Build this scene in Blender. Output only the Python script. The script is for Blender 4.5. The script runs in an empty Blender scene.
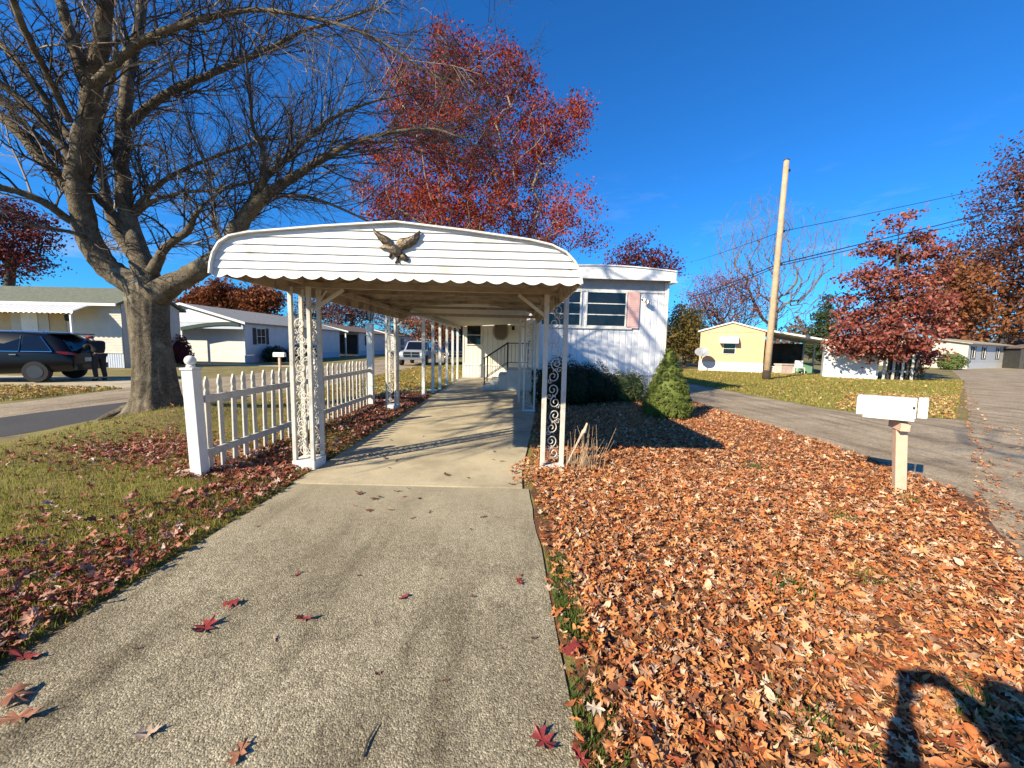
import bpy, bmesh, math, random
import numpy as np
from mathutils import Vector, Matrix, Euler
R = math.radians
C = bpy.context.scene.collection
random.seed(7)

# ------------------------------------------------------------------ camera
F_PX, PITCH, ROLL, EYE = 390.0, R(5.6), R(1.2), 1.6
def ray(px, py):
    u, v = (px - 512) / F_PX, (384 - py) / F_PX
    c, s = math.cos(ROLL), math.sin(ROLL)
    u, v = u * c - v * s, u * s + v * c
    return u, math.cos(PITCH) + v * math.sin(PITCH), -math.sin(PITCH) + v * math.cos(PITCH)
def at(px, py, Y):                      # the point of the place seen there at distance Y
    d = ray(px, py); t = Y / d[1]
    return Vector((d[0] * t, Y, EYE + d[2] * t))
def gr(px, py):                         # the ground point seen there
    d = ray(px, py); t = -EYE / d[2]
    return Vector((d[0] * t, d[1] * t, 0))

cam = bpy.data.cameras.new('camera'); co = bpy.data.objects.new('camera', cam); C.objects.link(co)
cam.sensor_width = 36; cam.lens = F_PX / 1024 * 36; cam.clip_start = 0.02; cam.clip_end = 3000
rt = Vector((1, 0, 0)); up = Vector((0, math.sin(PITCH), math.cos(PITCH))); fw = Vector((0, math.cos(PITCH), -math.sin(PITCH)))
c, s = math.cos(ROLL), math.sin(ROLL)
r2, u2 = rt * c + up * s, up * c - rt * s
M = Matrix((r2, u2, -fw)).transposed().to_4x4(); M.translation = (0, 0, EYE)
co.matrix_world = M
bpy.context.scene.camera = co

# ------------------------------------------------------------------ light
SUN_AZ, SUN_EL = 48.0, 30.4             # light travels towards this azimuth (from +Y to +X)
sl = bpy.data.lights.new('sun', 'SUN'); so = bpy.data.objects.new('sun', sl); C.objects.link(so)
sl.energy = 5.0; sl.angle = R(0.5); sl.color = (1, 0.88, 0.66)
ld = Vector((math.sin(R(SUN_AZ)) * math.cos(R(SUN_EL)), math.cos(R(SUN_AZ)) * math.cos(R(SUN_EL)), -math.sin(R(SUN_EL))))
so.rotation_euler = ld.to_track_quat('-Z', 'Y').to_euler()
W = bpy.data.worlds.new('World'); bpy.context.scene.world = W; W.use_nodes = True
nt = W.node_tree; nt.nodes.clear()
sky = nt.nodes.new('ShaderNodeTexSky'); sky.sky_type = 'NISHITA'; sky.sun_disc = False
sky.sun_elevation = R(SUN_EL); sky.sun_rotation = R(SUN_AZ + 180); sky.ozone_density = 3.5; sky.air_density = 1.0; sky.dust_density = 0.3
hs = nt.nodes.new('ShaderNodeHueSaturation'); hs.inputs['Saturation'].default_value = 1.0; hs.inputs['Value'].default_value = 1.0
tc = nt.nodes.new('ShaderNodeTexCoord'); mp = nt.nodes.new('ShaderNodeMapping'); mp.inputs['Scale'].default_value = (2.2, 2.2, 9)
nz = nt.nodes.new('ShaderNodeTexNoise'); nz.inputs['Scale'].default_value = 2.2; nz.inputs['Detail'].default_value = 9; nz.inputs['Roughness'].default_value = .62
rp = nt.nodes.new('ShaderNodeValToRGB'); rp.color_ramp.elements[0].position = .56; rp.color_ramp.elements[1].position = .86
rp.color_ramp.elements[1].color = (.55, .55, .55, 1)
mx = nt.nodes.new('ShaderNodeMix'); mx.data_type = 'RGBA'; mx.inputs['B'].default_value = (5.2, 5.6, 6.2, 1)
# thin cloud only in a low band of the sky
sx = nt.nodes.new('ShaderNodeSeparateXYZ'); mr = nt.nodes.new('ShaderNodeMapRange'); mr.inputs[1].default_value = .4; mr.inputs[2].default_value = .15
mu = nt.nodes.new('ShaderNodeMath'); mu.operation = 'MULTIPLY'
bg = nt.nodes.new('ShaderNodeBackground'); ow = nt.nodes.new('ShaderNodeOutputWorld'); bg.inputs['Strength'].default_value = .07
L = nt.links.new
tint = nt.nodes.new('ShaderNodeMix'); tint.data_type = 'RGBA'; tint.blend_type = 'MULTIPLY'; tint.inputs['Factor'].default_value = 1; tint.inputs['B'].default_value = (.2, .84, 1.5, 1)
L(sky.outputs[0], tint.inputs['A']); L(tint.outputs['Result'], hs.inputs['Color']); L(tc.outputs['Generated'], mp.inputs[0]); L(mp.outputs[0], nz.inputs['Vector']); L(nz.outputs[0], rp.inputs[0])
L(tc.outputs['Generated'], sx.inputs[0]); L(sx.outputs[2], mr.inputs[0]); L(rp.outputs[0], mu.inputs[0]); L(mr.outputs[0], mu.inputs[1])
L(mu.outputs[0], mx.inputs['Factor']); L(hs.outputs[0], mx.inputs['A']); L(mx.outputs['Result'], bg.inputs[0]); L(bg.outputs[0], ow.inputs[0])
vs = bpy.context.scene.view_settings
vs.view_transform = 'Standard'; vs.look = 'None'; vs.exposure = .93; vs.gamma = 1; vs.use_curve_mapping = False
bpy.context.scene.cycles.max_bounces = 8

# ------------------------------------------------------------------ materials
def mat(name, col, rough=.7, var=.12, scale=3.0, bump=.0, bscale=40, metal=0, spec=.4, fine=.0, fscale=120, stain=None, st=(.55, .75), sscale=1.5):
    m = bpy.data.materials.new(name); m.use_nodes = True
    n = m.node_tree; b = n.nodes['Principled BSDF']; lk = n.links.new
    b.inputs['Roughness'].default_value = rough; b.inputs['Metallic'].default_value = metal
    b.inputs['Specular IOR Level'].default_value = spec
    t = n.nodes.new('ShaderNodeTexCoord')
    def noise(sc, det=6, ro=.6):
        q = n.nodes.new('ShaderNodeTexNoise'); q.inputs['Scale'].default_value = sc; q.inputs['Detail'].default_value = det; q.inputs['Roughness'].default_value = ro
        lk(t.outputs['Object'], q.inputs['Vector']); return q
    def mix(a, bcol, f):
        q = n.nodes.new('ShaderNodeMix'); q.data_type = 'RGBA'
        if isinstance(a, tuple): q.inputs['A'].default_value = a
        else: lk(a, q.inputs['A'])
        if isinstance(bcol, tuple): q.inputs['B'].default_value = bcol
        else: lk(bcol, q.inputs['B'])
        lk(f, q.inputs['Factor']); return q.outputs['Result']
    lo = tuple(max(0, x * (1 - 1.6 * var)) for x in col) + (1,); hi = tuple(min(1, x * (1 + 1.3 * var)) for x in col) + (1,)
    def ramp(src, p0, p1):
        q = n.nodes.new('ShaderNodeMapRange'); q.inputs[1].default_value = p0; q.inputs[2].default_value = p1; lk(src, q.inputs[0]); return q.outputs[0]
    o = mix(lo, hi, ramp(noise(scale).outputs[0], .3, .7))
    if fine:
        d = tuple(x * (1 - fine) for x in col) + (1,)
        o = mix(o, d, ramp(noise(fscale, 3).outputs[0], .5, .68))
        w = tuple(min(1, x * (1 + fine * 1.3)) for x in col) + (1,)
        o = mix(o, w, ramp(noise(fscale * .83, 3).outputs[0], .54, .7))
    if stain:
        o = mix(o, stain + (1,), ramp(noise(sscale, 8, .65).outputs[0], *st))
    lk(o, b.inputs['Base Color'])
    if bump:
        bp = n.nodes.new('ShaderNodeBump'); bp.inputs['Strength'].default_value = bump; bp.inputs['Distance'].default_value = .02
        lk(noise(bscale, 5).outputs[0], bp.inputs['Height']); lk(bp.outputs[0], b.inputs['Normal'])
    return m
def leafmat(name, stops, rough=.6, trans=.25, spec=.25):
    m = bpy.data.materials.new(name); m.use_nodes = True
    n = m.node_tree; b = n.nodes['Principled BSDF']; lk = n.links.new
    g = n.nodes.new('ShaderNodeNewGeometry'); r = n.nodes.new('ShaderNodeValToRGB')
    e = r.color_ramp.elements
    for i, (p, cc) in enumerate(stops):
        q = e[i] if i < 2 else e.new(p)
        q.position = p; q.color = cc + (1,)
    lk(g.outputs['Random Per Island'], r.inputs[0]); lk(r.outputs[0], b.inputs['Base Color'])
    b.inputs['Roughness'].default_value = rough; b.inputs['Specular IOR Level'].default_value = spec
    if trans:
        t = n.nodes.new('ShaderNodeBsdfTranslucent'); a = n.nodes.new('ShaderNodeMixShader'); a.inputs[0].default_value = trans
        lk(r.outputs[0], t.inputs[0]); lk(b.outputs[0], a.inputs[1]); lk(t.outputs[0], a.inputs[2])
        lk(a.outputs[0], n.nodes['Material Output'].inputs[0])
    return m
def glass(name, col=(.012, .016, .02), rough=.04):
    m = bpy.data.materials.new(name); m.use_nodes = True; n = m.node_tree
    b = n.nodes['Principled BSDF']; b.inputs['Base Color'].default_value = col + (1,); b.inputs['Roughness'].default_value = rough
    b.inputs['Specular IOR Level'].default_value = .5
    q = n.nodes.new('ShaderNodeTexNoise'); q.inputs['Scale'].default_value = 1.3
    bp = n.nodes.new('ShaderNodeBump'); bp.inputs['Strength'].default_value = .04; bp.inputs['Distance'].default_value = .05
    n.links.new(q.outputs[0], bp.inputs['Height']); n.links.new(bp.outputs[0], b.inputs['Normal'])
    return m
white = mat('white_paint', (.7, .69, .65), .5, .05, 4, .05, 30, stain=(.5, .47, .4), st=(.6, .85), sscale=3)
oldwhite = mat('weathered_white_paint', (.6, .57, .5), .6, .1, 6, .15, 60, stain=(.36, .31, .24), st=(.5, .74), sscale=6)
valancem = mat('valance_aluminium', (.7, .69, .66), .45, .06, 3, .05, 20, stain=(.46, .42, .35), st=(.5, .76), sscale=4)
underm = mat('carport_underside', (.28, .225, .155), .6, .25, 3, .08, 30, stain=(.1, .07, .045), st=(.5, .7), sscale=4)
concrete = mat('concrete_slab', (.48, .405, .27), .85, .12, 1.3, .25, 120, fine=.3, fscale=110, stain=(.3, .25, .165), st=(.46, .68), sscale=1.1)
concrete2 = mat('porch_concrete', (.62, .6, .54), .8, .08, 3, .1, 60)
darkmetal = mat('black_iron', (.02, .02, .022), .45, .2, 10)
bronze = mat('dark_bronze', (.10, .075, .05), .42, .35, 30, .3, 60, metal=.6)
glassm = glass('window_glass')
bark = mat('grey_brown_bark', (.125, .1, .07), .95, .35, 5, 1.0, 22, fine=.5, fscale=45, stain=(.23, .2, .14), st=(.52, .7), sscale=4, spec=.15)
twigm = mat('twig_bark', (.06, .045, .035), .85, .3, 2)
palebark = mat('pale_twig_bark', (.26, .215, .17), .85, .25, 2)

# ------------------------------------------------------------------ mesh helpers
class MB:
    def __init__(s): s.v, s.f = [], []
    def add(s, vs, fs):
        k = len(s.v); s.v += [tuple(v) for v in vs]; s.f += [tuple(i + k for i in f) for f in fs]
    def box(s, x0, x1, y0, y1, z0, z1, T=None):
        vs = [Vector((x, y, z)) for x in (x0, x1) for y in (y0, y1) for z in (z0, z1)]
        if T is not None: vs = [T @ v for v in vs]
        s.add(vs, [(0, 1, 3, 2), (4, 6, 7, 5), (0, 4, 5, 1), (2, 3, 7, 6), (0, 2, 6, 4), (1, 5, 7, 3)])
    def bar(s, a, b, w, h=None, roll=None):             # rectangular bar from a to b
        a, b = Vector(a), Vector(b); h = w if h is None else h
        d = (b - a).normalized(); q = Vector((0, 0, 1)) if abs(d.z) < .9 else Vector((0, 1, 0))
        if roll is not None: q = Vector(roll)
        x = d.cross(q).normalized(); y = x.cross(d).normalized()
        vs = [p + x * i * w / 2 + y * j * h / 2 for p in (a, b) for i, j in ((-1, -1), (1, -1), (1, 1), (-1, 1))]
        s.add(vs, [(3, 2, 1, 0), (4, 5, 6, 7), (0, 1, 5, 4), (1, 2, 6, 5), (2, 3, 7, 6), (3, 0, 4, 7)])
    def tube(s, pts, rad, n=6, cap=True, noise=0, seed=0):
        P = [Vector(p) for p in pts]; m = len(P)
        if not hasattr(rad, '__len__'): rad = [rad] * m
        k = len(s.v); rg = random.Random(seed)
        ref = None
        for i, p in enumerate(P):
            d = (P[min(i + 1, m - 1)] - P[max(i - 1, 0)])
            d = d.normalized() if d.length > 1e-9 else Vector((0, 0, 1))
            if ref is None:
                ref = d.orthogonal().normalized()
            ref = (ref - d * ref.dot(d)); ref = ref.normalized() if ref.length > 1e-6 else d.orthogonal().normalized()
            y = d.cross(ref)
            for j in range(n):
                a = 2 * math.pi * j / n; r = rad[i] * (1 + (rg.uniform(-noise, noise) if noise else 0))
                q = p + (ref * math.cos(a) + y * math.sin(a)) * r
                s.v.append((q.x, q.y, q.z))
        for i in range(m - 1):
            for j in range(n):
                a, b = k + i * n + j, k + i * n + (j + 1) % n
                s.f.append((a, b, b + n, a + n))
        if cap:
            s.f.append(tuple(k + j for j in reversed(range(n)))); s.f.append(tuple(k + (m - 1) * n + j for j in range(n)))
    def lathe(s, prof, cx, cy, n=16, z0=0):             # prof: (r, z) list
        k = len(s.v)
        for r, z in prof:
            for j in range(n):
                a = 2 * math.pi * j / n; s.v.append((cx + r * math.cos(a), cy + r * math.sin(a), z0 + z))
        for i in range(len(prof) - 1):
            for j in range(n):
                a, b = k + i * n + j, k + i * n + (j + 1) % n; s.f.append((a, b, b + n, a + n))
        s.f.append(tuple(k + j for j in reversed(range(n)))); s.f.append(tuple(k + (len(prof) - 1) * n + j for j in range(n)))
    def prism(s, poly, axis, a, b, T=None):             # polygon extruded along an axis: 'x' poly=(y,z), 'y' poly=(x,z), 'z' poly=(x,y)
        def mk(p, t):
            v = Vector({'x': (t, p[0], p[1]), 'y': (p[0], t, p[1]), 'z': (p[0], p[1], t)}[axis]); return T @ v if T is not None else v
        n = len(poly); s.add([mk(p, a) for p in poly] + [mk(p, b) for p in poly],
            [tuple(range(n)), tuple(reversed(range(n, 2 * n)))] + [(i, i + n, (i + 1) % n + n, (i + 1) % n) for i in range(n)])
    def sheet(s, rows):                                 # grid of points
        k = len(s.v); w = len(rows[0])
        for r in rows: s.v += [tuple(p) for p in r]
        for i in range(len(rows) - 1):
            for j in range(w - 1): s.f.append((k + i * w + j, k + i * w + j + 1, k + (i + 1) * w + j + 1, k + (i + 1) * w + j))
    def build(s, name, m, parent=None, smooth=False, bevel=0, solid=0, fix=True):
        me = bpy.data.meshes.new(name); me.from_pydata(s.v, [], s.f); me.update()
        if fix:
            bm = bmesh.new(); bm.from_mesh(me); bmesh.ops.recalc_face_normals(bm, faces=bm.faces); bm.to_mesh(me); bm.free()
        if smooth: me.polygons.foreach_set('use_smooth', [True] * len(me.polygons))
        me.materials.append(m)
        o = bpy.data.objects.new(name, me); C.objects.link(o)
        if parent is not None: o.parent = parent; o.matrix_parent_inverse = parent.matrix_world.inverted()
        if bevel:
            q = o.modifiers.new('b', 'BEVEL'); q.width = bevel; q.segments = 2; q.limit_method = 'ANGLE'
        if solid:
            q = o.modifiers.new('s', 'SOLIDIFY'); q.thickness = solid; q.offset = 0
        return o
def tag(o, label, cat, group=None, kind=None):
    if label: o['label'] = label
    if cat: o['category'] = cat
    if group: o['group'] = group
    if kind: o['kind'] = kind
    return o
def thing(name, label, cat, loc=(0, 0, 0), rz=0, group=None):
    o = bpy.data.objects.new(name, None); C.objects.link(o); o.location = loc; o.rotation_euler = (0, 0, rz)
    o.empty_display_size = .2
    bpy.context.view_layer.update()
    o.matrix_world = Matrix.Translation(loc) @ Matrix.Rotation(rz, 4, 'Z')
    return tag(o, label, cat, group)
def part(mb, name, m, root, **k):                       # part given in the local coordinates of its thing
    o = mb.build(name, m, None, **k); o.parent = root; return o
def dup(root, loc, rz=None, label=None, group=None):
    r = root.copy(); C.objects.link(r); r.location = loc
    if rz is not None: r.rotation_euler = (0, 0, rz)
    if label: r['label'] = label
    if group: r['group'] = group
    for ch in list(root.children):
        c_ = ch.copy(); C.objects.link(c_); c_.parent = r
        for g in list(ch.children):
            d = g.copy(); C.objects.link(d); d.parent = c_
    return r
def npmesh(name, V, Fc, m, parent=None, smooth=False):  # V (n,3), Fc (k,3 or 4) arrays
    me = bpy.data.meshes.new(name); n, k, w = len(V), len(Fc), Fc.shape[1]
    me.vertices.add(n); me.vertices.foreach_set('co', V.astype(np.float32).ravel())
    me.loops.add(k * w); me.loops.foreach_set('vertex_index', Fc.astype(np.int32).ravel())
    me.polygons.add(k); me.polygons.foreach_set('loop_start', np.arange(0, k * w, w, dtype=np.int32)); me.polygons.foreach_set('loop_total', np.full(k, w, dtype=np.int32))
    me.update(calc_edges=True); me.validate()
    if smooth: me.polygons.foreach_set('use_smooth', [True] * k)
    me.materials.append(m); o = bpy.data.objects.new(name, me); C.objects.link(o)
    if parent is not None: o.parent = parent
    return o
def rotmats(rng, n, tilt):                              # random yaw and a lean of up to 'tilt'
    a = rng.uniform(0, 2 * np.pi, n); b = rng.uniform(0, 2 * np.pi, n); t = np.abs(rng.normal(0, tilt, n)).clip(0, 1.5)
    ca, sa = np.cos(a), np.sin(a); Z = np.zeros(n); O = np.ones(n)
    A = np.stack([np.stack([ca, -sa, Z], 1), np.stack([sa, ca, Z], 1), np.stack([Z, Z, O], 1)], 1)
    ux, uy = np.cos(b), np.sin(b); ct, st_ = np.cos(t), np.sin(t); k = 1 - ct
    B = np.stack([np.stack([ct + ux * ux * k, ux * uy * k, uy * st_], 1), np.stack([ux * uy * k, ct + uy * uy * k, -ux * st_], 1), np.stack([-uy * st_, ux * st_, ct], 1)], 1)
    return B @ A

# ------------------------------------------------------------------ ground
def noise2(x, y, sd=0):
    rg = np.random.default_rng(sd); o = np.zeros_like(x)
    for k in range(9):
        fx, fy, p = rg.uniform(-1, 1, 3); sc = .5 * 1.5 ** k
        o += np.sin(x * fx * sc * 2 + y * fy * sc * 2 + p * 9) / (1.25 ** k)
    return o / 3
grassg = mat('lawn_soil_and_grass', (.2, .17, .05), .95, .35, 1.2, .5, 50, fine=.4, fscale=70, stain=(.2, .135, .055), st=(.47, .66), sscale=.9)
gx = np.concatenate([[-1500, -500, -200, -90, -50, -30, -20, -14], np.linspace(-9, -2, 57), np.linspace(-1, 12, 27), [16, 24, 40, 70, 150, 500, 1500]])
gy = np.concatenate([[-1500, -300, -80, -30, -12, -5], np.linspace(-1, 12, 92), np.linspace(13, 40, 28), [60, 100, 200, 500, 1500]])
def ground_z(x, y):                                     # the bank round the roots of the old tree
    m = np.exp(-(((x + 6.6) / .85) ** 2 + ((y - 7.6) / 1.5) ** 2)) * .2
    m = m + np.where((x < -2.6) & (x > -7.6) & (y < 12) & (y > 1), .022 * (1 + noise2(x * 1.4, y * 1.4, 5)) * np.clip((-2.6 - x) * 2, 0, 1) * np.clip((x + 7.6) * 2, 0, 1), 0)
    return m
X, Y = np.meshgrid(gx, gy); Z = ground_z(X, Y)
nxg, nyg = len(gx), len(gy)
idx = np.arange(nxg * nyg).reshape(nyg, nxg)
Fq = np.stack([idx[:-1, :-1], idx[:-1, 1:], idx[1:, 1:], idx[1:, :-1]], -1).reshape(-1, 4)
tag(npmesh('ground', np.stack([X.ravel(), Y.ravel(), Z.ravel()], 1), Fq, grassg, smooth=True), None, None, kind='structure')

def slab(name, poly, z, m, thick=.0):
    b = MB()
    n = len(poly)
    b.add([(x, y, z) for x, y in poly] + [(x, y, -.05) for x, y in poly], [tuple(range(n))] + [(i, (i + 1) % n, (i + 1) % n + n, i + n) for i in range(n)])
    return tag(b.build(name, m), None, None, kind='structure')
def wob(pts, amp, step, sd):                            # a slightly uneven edge
    rg = random.Random(sd); o = []
    for (x0, y0), (x1, y1) in zip(pts[:-1], pts[1:]):
        d = math.hypot(x1 - x0, y1 - y0); k = max(1, int(d / step))
        for i in range(k):
            t = i / k; o.append((x0 + (x1 - x0) * t + rg.uniform(-amp, amp), y0 + (y1 - y0) * t + rg.uniform(-amp, amp)))
    o.append(pts[-1]); return o
aggregate = mat('worn_exposed_aggregate', (.25, .21, .15), .9, .16, .9, 1.0, 85, fine=.62, fscale=62, stain=(.15, .128, .095), st=(.46, .68), sscale=.9)
asphalt_old = mat('old_pale_asphalt', (.29, .245, .185), .9, .14, 1, .6, 60, fine=.35, fscale=45, stain=(.19, .16, .125), st=(.5, .75), sscale=.5)
def pebbles(name, ramp, scale, stain, st, bump, worn=None):
    m = mat(name, (.2, .2, .2), .9, .1); n = m.node_tree; b = n.nodes['Principled BSDF']; lk = n.links.new
    t = n.nodes.new('ShaderNodeTexCoord'); v = n.nodes.new('ShaderNodeTexVoronoi'); v.inputs['Scale'].default_value = scale; lk(t.outputs['Object'], v.inputs['Vector'])
    s_ = n.nodes.new('ShaderNodeSeparateColor'); lk(v.outputs['Color'], s_.inputs[0]); r = n.nodes.new('ShaderNodeValToRGB'); e = r.color_ramp.elements
    for i, (p, cc) in enumerate(ramp):
        q = e[i] if i < 2 else e.new(p); q.position = p; q.color = cc + (1,)
    lk(s_.outputs[0], r.inputs[0])
    def noise(sc, lo, hi):
        z = n.nodes.new('ShaderNodeTexNoise'); z.inputs['Scale'].default_value = sc; z.inputs['Detail'].default_value = 8; z.inputs['Roughness'].default_value = .65; lk(t.outputs['Object'], z.inputs['Vector'])
        k = n.nodes.new('ShaderNodeMapRange'); k.inputs[1].default_value = lo; k.inputs[2].default_value = hi; lk(z.outputs[0], k.inputs[0]); return k.outputs[0], z.outputs[0]
    mx_ = n.nodes.new('ShaderNodeMix'); mx_.data_type = 'RGBA'; mx_.blend_type = 'MULTIPLY'; mx_.inputs['B'].default_value = stain + (1,); lk(r.outputs[0], mx_.inputs['A']); lk(noise(.9, *st)[0], mx_.inputs['Factor'])
    m2 = n.nodes.new('ShaderNodeMix'); m2.data_type = 'RGBA'; m2.blend_type = 'MULTIPLY'; m2.inputs['B'].default_value = (.55, .53, .5, 1); lk(mx_.outputs['Result'], m2.inputs['A']); lk(noise(14, .5, .72)[0], m2.inputs['Factor'])
    mpx = n.nodes.new('ShaderNodeMapping'); mpx.inputs['Scale'].default_value = (3.2, .35, 1); lk(t.outputs['Object'], mpx.inputs[0]); zt = n.nodes.new('ShaderNodeTexNoise'); zt.inputs['Scale'].default_value = 1.0; zt.inputs['Detail'].default_value = 5; lk(mpx.outputs[0], zt.inputs['Vector'])
    kt = n.nodes.new('ShaderNodeMapRange'); kt.inputs[1].default_value = .5; kt.inputs[2].default_value = .68; lk(zt.outputs[0], kt.inputs[0]); m3 = n.nodes.new('ShaderNodeMix'); m3.data_type = 'RGBA'; m3.blend_type = 'MULTIPLY'; m3.inputs['B'].default_value = (.58, .56, .52, 1); lk(m2.outputs['Result'], m3.inputs['A']); lk(kt.outputs[0], m3.inputs['Factor'])
    res = m3.outputs['Result']
    if worn:                                            # rubbed smooth and pale towards the carport, blotchy at the edge
        sp = n.nodes.new('ShaderNodeSeparateXYZ'); lk(t.outputs['Object'], sp.inputs[0]); wn = noise(1.6, 0, 1)[1]
        aa = n.nodes.new('ShaderNodeMath'); aa.operation = 'MULTIPLY_ADD'; aa.inputs[1].default_value = 3.2; lk(wn, aa.inputs[0]); lk(sp.outputs[1], aa.inputs[2])
        kw = n.nodes.new('ShaderNodeMapRange'); kw.inputs[1].default_value = 3.9; kw.inputs[2].default_value = 6.3; kw.inputs[4].default_value = .72; lk(aa.outputs[0], kw.inputs[0])
        m4 = n.nodes.new('ShaderNodeMix'); m4.data_type = 'RGBA'; m4.inputs['B'].default_value = worn + (1,); lk(res, m4.inputs['A']); lk(kw.outputs[0], m4.inputs['Factor']); res = m4.outputs['Result']
    lk(res, b.inputs['Base Color'])
    ad = n.nodes.new('ShaderNodeMath'); ad.operation = 'SUBTRACT'; lk(noise(40, 0, 1)[1], ad.inputs[0]); lk(v.outputs['Distance'], ad.inputs[1])
    bp = n.nodes.new('ShaderNodeBump'); bp.inputs['Strength'].default_value = bump; bp.inputs['Distance'].default_value = .006; lk(ad.outputs[0], bp.inputs['Height']); lk(bp.outputs[0], b.inputs['Normal'])
    return m
aggregate = pebbles('worn_exposed_aggregate', [(0, (.15, .125, .075)), (1, (.54, .465, .32)), (.3, (.26, .222, .145)), (.75, (.37, .317, .212))], 140, (.5, .47, .43), (.42, .7), .6, (.42, .36, .245))
asphalt_old = pebbles('old_pale_asphalt', [(0, (.24, .185, .12)), (1, (.52, .415, .28)), (.5, (.375, .3, .2))], 90, (.55, .51, .46), (.4, .72), .5)
asphalt_shade = mat('shade_dark_asphalt', (.06, .056, .052), .9, .15, 1, .4, 70, fine=.3, fscale=60)
Lx, Rx = -2.42, .24
slab('driveway', wob([(-3.2, -6), (Lx, .2), (Lx, 4.24)], .012, .25, 1) + wob([(Lx, 4.24), (Rx - .03, 4.22)], .006, .3, 2)[1:] + wob([(Rx - .03, 4.22), (Rx + .06, 1.2), (1.0, -6)], .012, .25, 3)[1:], .012, aggregate)
slab('carport_slab', wob([(Lx - .02, 4.255), (Lx, 7), (-2.45, 19.06)], .01, .3, 4) + wob([(.62, 19.06), (.55, 9), (.16, 4.9), (.14, 4.245)], .01, .3, 5), .02, concrete)
slab('street', [(-60, -30), (-60, -6), (-3, -6.01), (1.2, -6.01), (4.5, -3), (60, -3), (60, -30)], .004, asphalt_old)
b_road = slab('road', wob([(-8.9, -6), (-7.95, 5.9), (-7.65, 7.6), (-7.25, 9.2), (-6.7, 11.3), (-6.75, 23.5), (-6.6, 90)], .05, .6, 6) + [(-12.6, 90), (-12.4, 15), (-12.2, 12.4), (-11.8, 9.8), (-11.7, 5), (-11.7, -6)], .008, asphalt_old)
slab('road_shade', wob([(-8.9, -5.9), (-7.98, 5.9), (-7.7, 7.6), (-7.3, 9.2), (-6.8, 11.0)], .03, .5, 8) + [(-7.9, 11.2), (-9.55, 9.6), (-9.85, 8.0), (-10.2, -5.9)], .012, asphalt_shade)  # darkened strip paints in the shade lying along this side of the road
slab('neighbour_driveway', [(-12.15, 12.3), (-12.3, 15.2), (-36, 15.9), (-36, 12.6)], .012, concrete)
slab('footpath', [(-11.6, 24.2), (-11.6, 25.3), (-30, 26.5), (-30, 25.4)], .012, concrete)
slab('garden_path', [(-2.56, 12.95), (-2.56, 13.5), (-5.2, 13.9), (-5.2, 13.3)], .03, concrete2)
slab('side_driveway', wob([(5.2, 4.25), (5.5, 6.8), (5.68, 12.3), (5.7, 23)], .05, .5, 9) + wob([(8.2, 23), (8.3, 18.1), (8.86, 10.95), (9.3, 10.2), (10.9, 9.6)], .05, .5, 10) + [(11.6, 8.6), (9, 6.4), (6.6, 4.2)], .008, asphalt_old)
slab('side_street', wob([(2.6, -2.9), (3.0, 1.0), (3.6, 2.2), (4.4, 3.15), (5.75, 4.7), (10.7, 9.0), (28.2, 24.3), (60, 54), (90, 82)], .07, .5, 11) + [(98, 76), (66, 47), (36, 19), (16, 1), (12, -2.9)], .0125, asphalt_old)
slab('dirt_verge', wob([(5.3, 4.35), (4.1, 3.0), (3.35, 2.0), (2.9, .9), (2.7, -2.6)], .05, .25, 15) + [(3.2, -2.6), (3.4, .9), (3.9, 2.0), (4.8, 3.0), (6.0, 4.35)], .009, mat('sandy_dirt', (.34, .255, .165), .95, .2, 3, .5, 60, fine=.4, fscale=60, stain=(.2, .12, .07), st=(.5, .7), sscale=4))
leafsoil = mat('leaf_mould', (.15, .062, .028), .95, .35, 3, .6, 40, fine=.5, fscale=40, stain=(.09, .05, .02), st=(.5, .7), sscale=2)
slab('leaf_bed', wob([(.34, -2.5), (.31, 1.2), (.24, 4.2), (.42, 5), (.62, 9.5), (.8, 12.4), (5.6, 12.6), (5.65, 6.8), (5.7, 4.4), (4.7, 3.1), (3.9, 2.1), (3.3, .9), (3.0, -2.5)], .06, .3, 12), .006, leafsoil)

# ------------------------------------------------------------------ leaves and grass (nobody could count them)
def leaf_templates(rng, k, curl=1.0, plain=True):
    out = []
    half = [(0, 0), (.03, .1), (.1, .2), (.34, .22), (.14, .36), (.12, .44), (.44, .56), (.16, .62), (.12, .7), (.26, .84), (.07, .86), (0, 1)]
    oval = [(0, .1), (.07, .16), (.17, .28), (.23, .42), (.21, .58), (.15, .76), (.06, .86), (0, .9)]
    for i in range(k):
        w = rng.uniform(.5, 1.1); h_ = half if i % 5 < 4 or not plain else oval
        if i % 5 == 3 and plain: h_ = [(x * (1.25 if 2 < q < 6 else .7), y * rng.uniform(.93, 1.07)) for q, (x, y) in enumerate(half)]
        pts = [(x * w, y - .5) for x, y in h_]; torn = rng.uniform(.15, .5) if i % 7 == 2 and plain else rng.uniform(.85, 1.1)
        pts += [(-x * w * torn, y + rng.normal(0, .02)) for x, y in reversed(pts[1:-1])]
        P = np.array([(0, 0, 0)] + [(x, y, 0) for x, y in pts])
        c1, c2, c3 = rng.uniform(-1.3, 3.2) * curl, rng.uniform(-.8, 1.7) * curl, rng.uniform(-1.2, 1.2) * curl
        P[:, 2] = c1 * P[:, 0] ** 2 + c2 * P[:, 1] ** 2 + c3 * P[:, 0] * P[:, 1] + rng.normal(0, .035, len(P))
        n = len(P) - 1
        out.append((P, np.array([(0, 1 + j, 1 + (j + 1) % n) for j in range(n)])))
    return out
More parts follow.
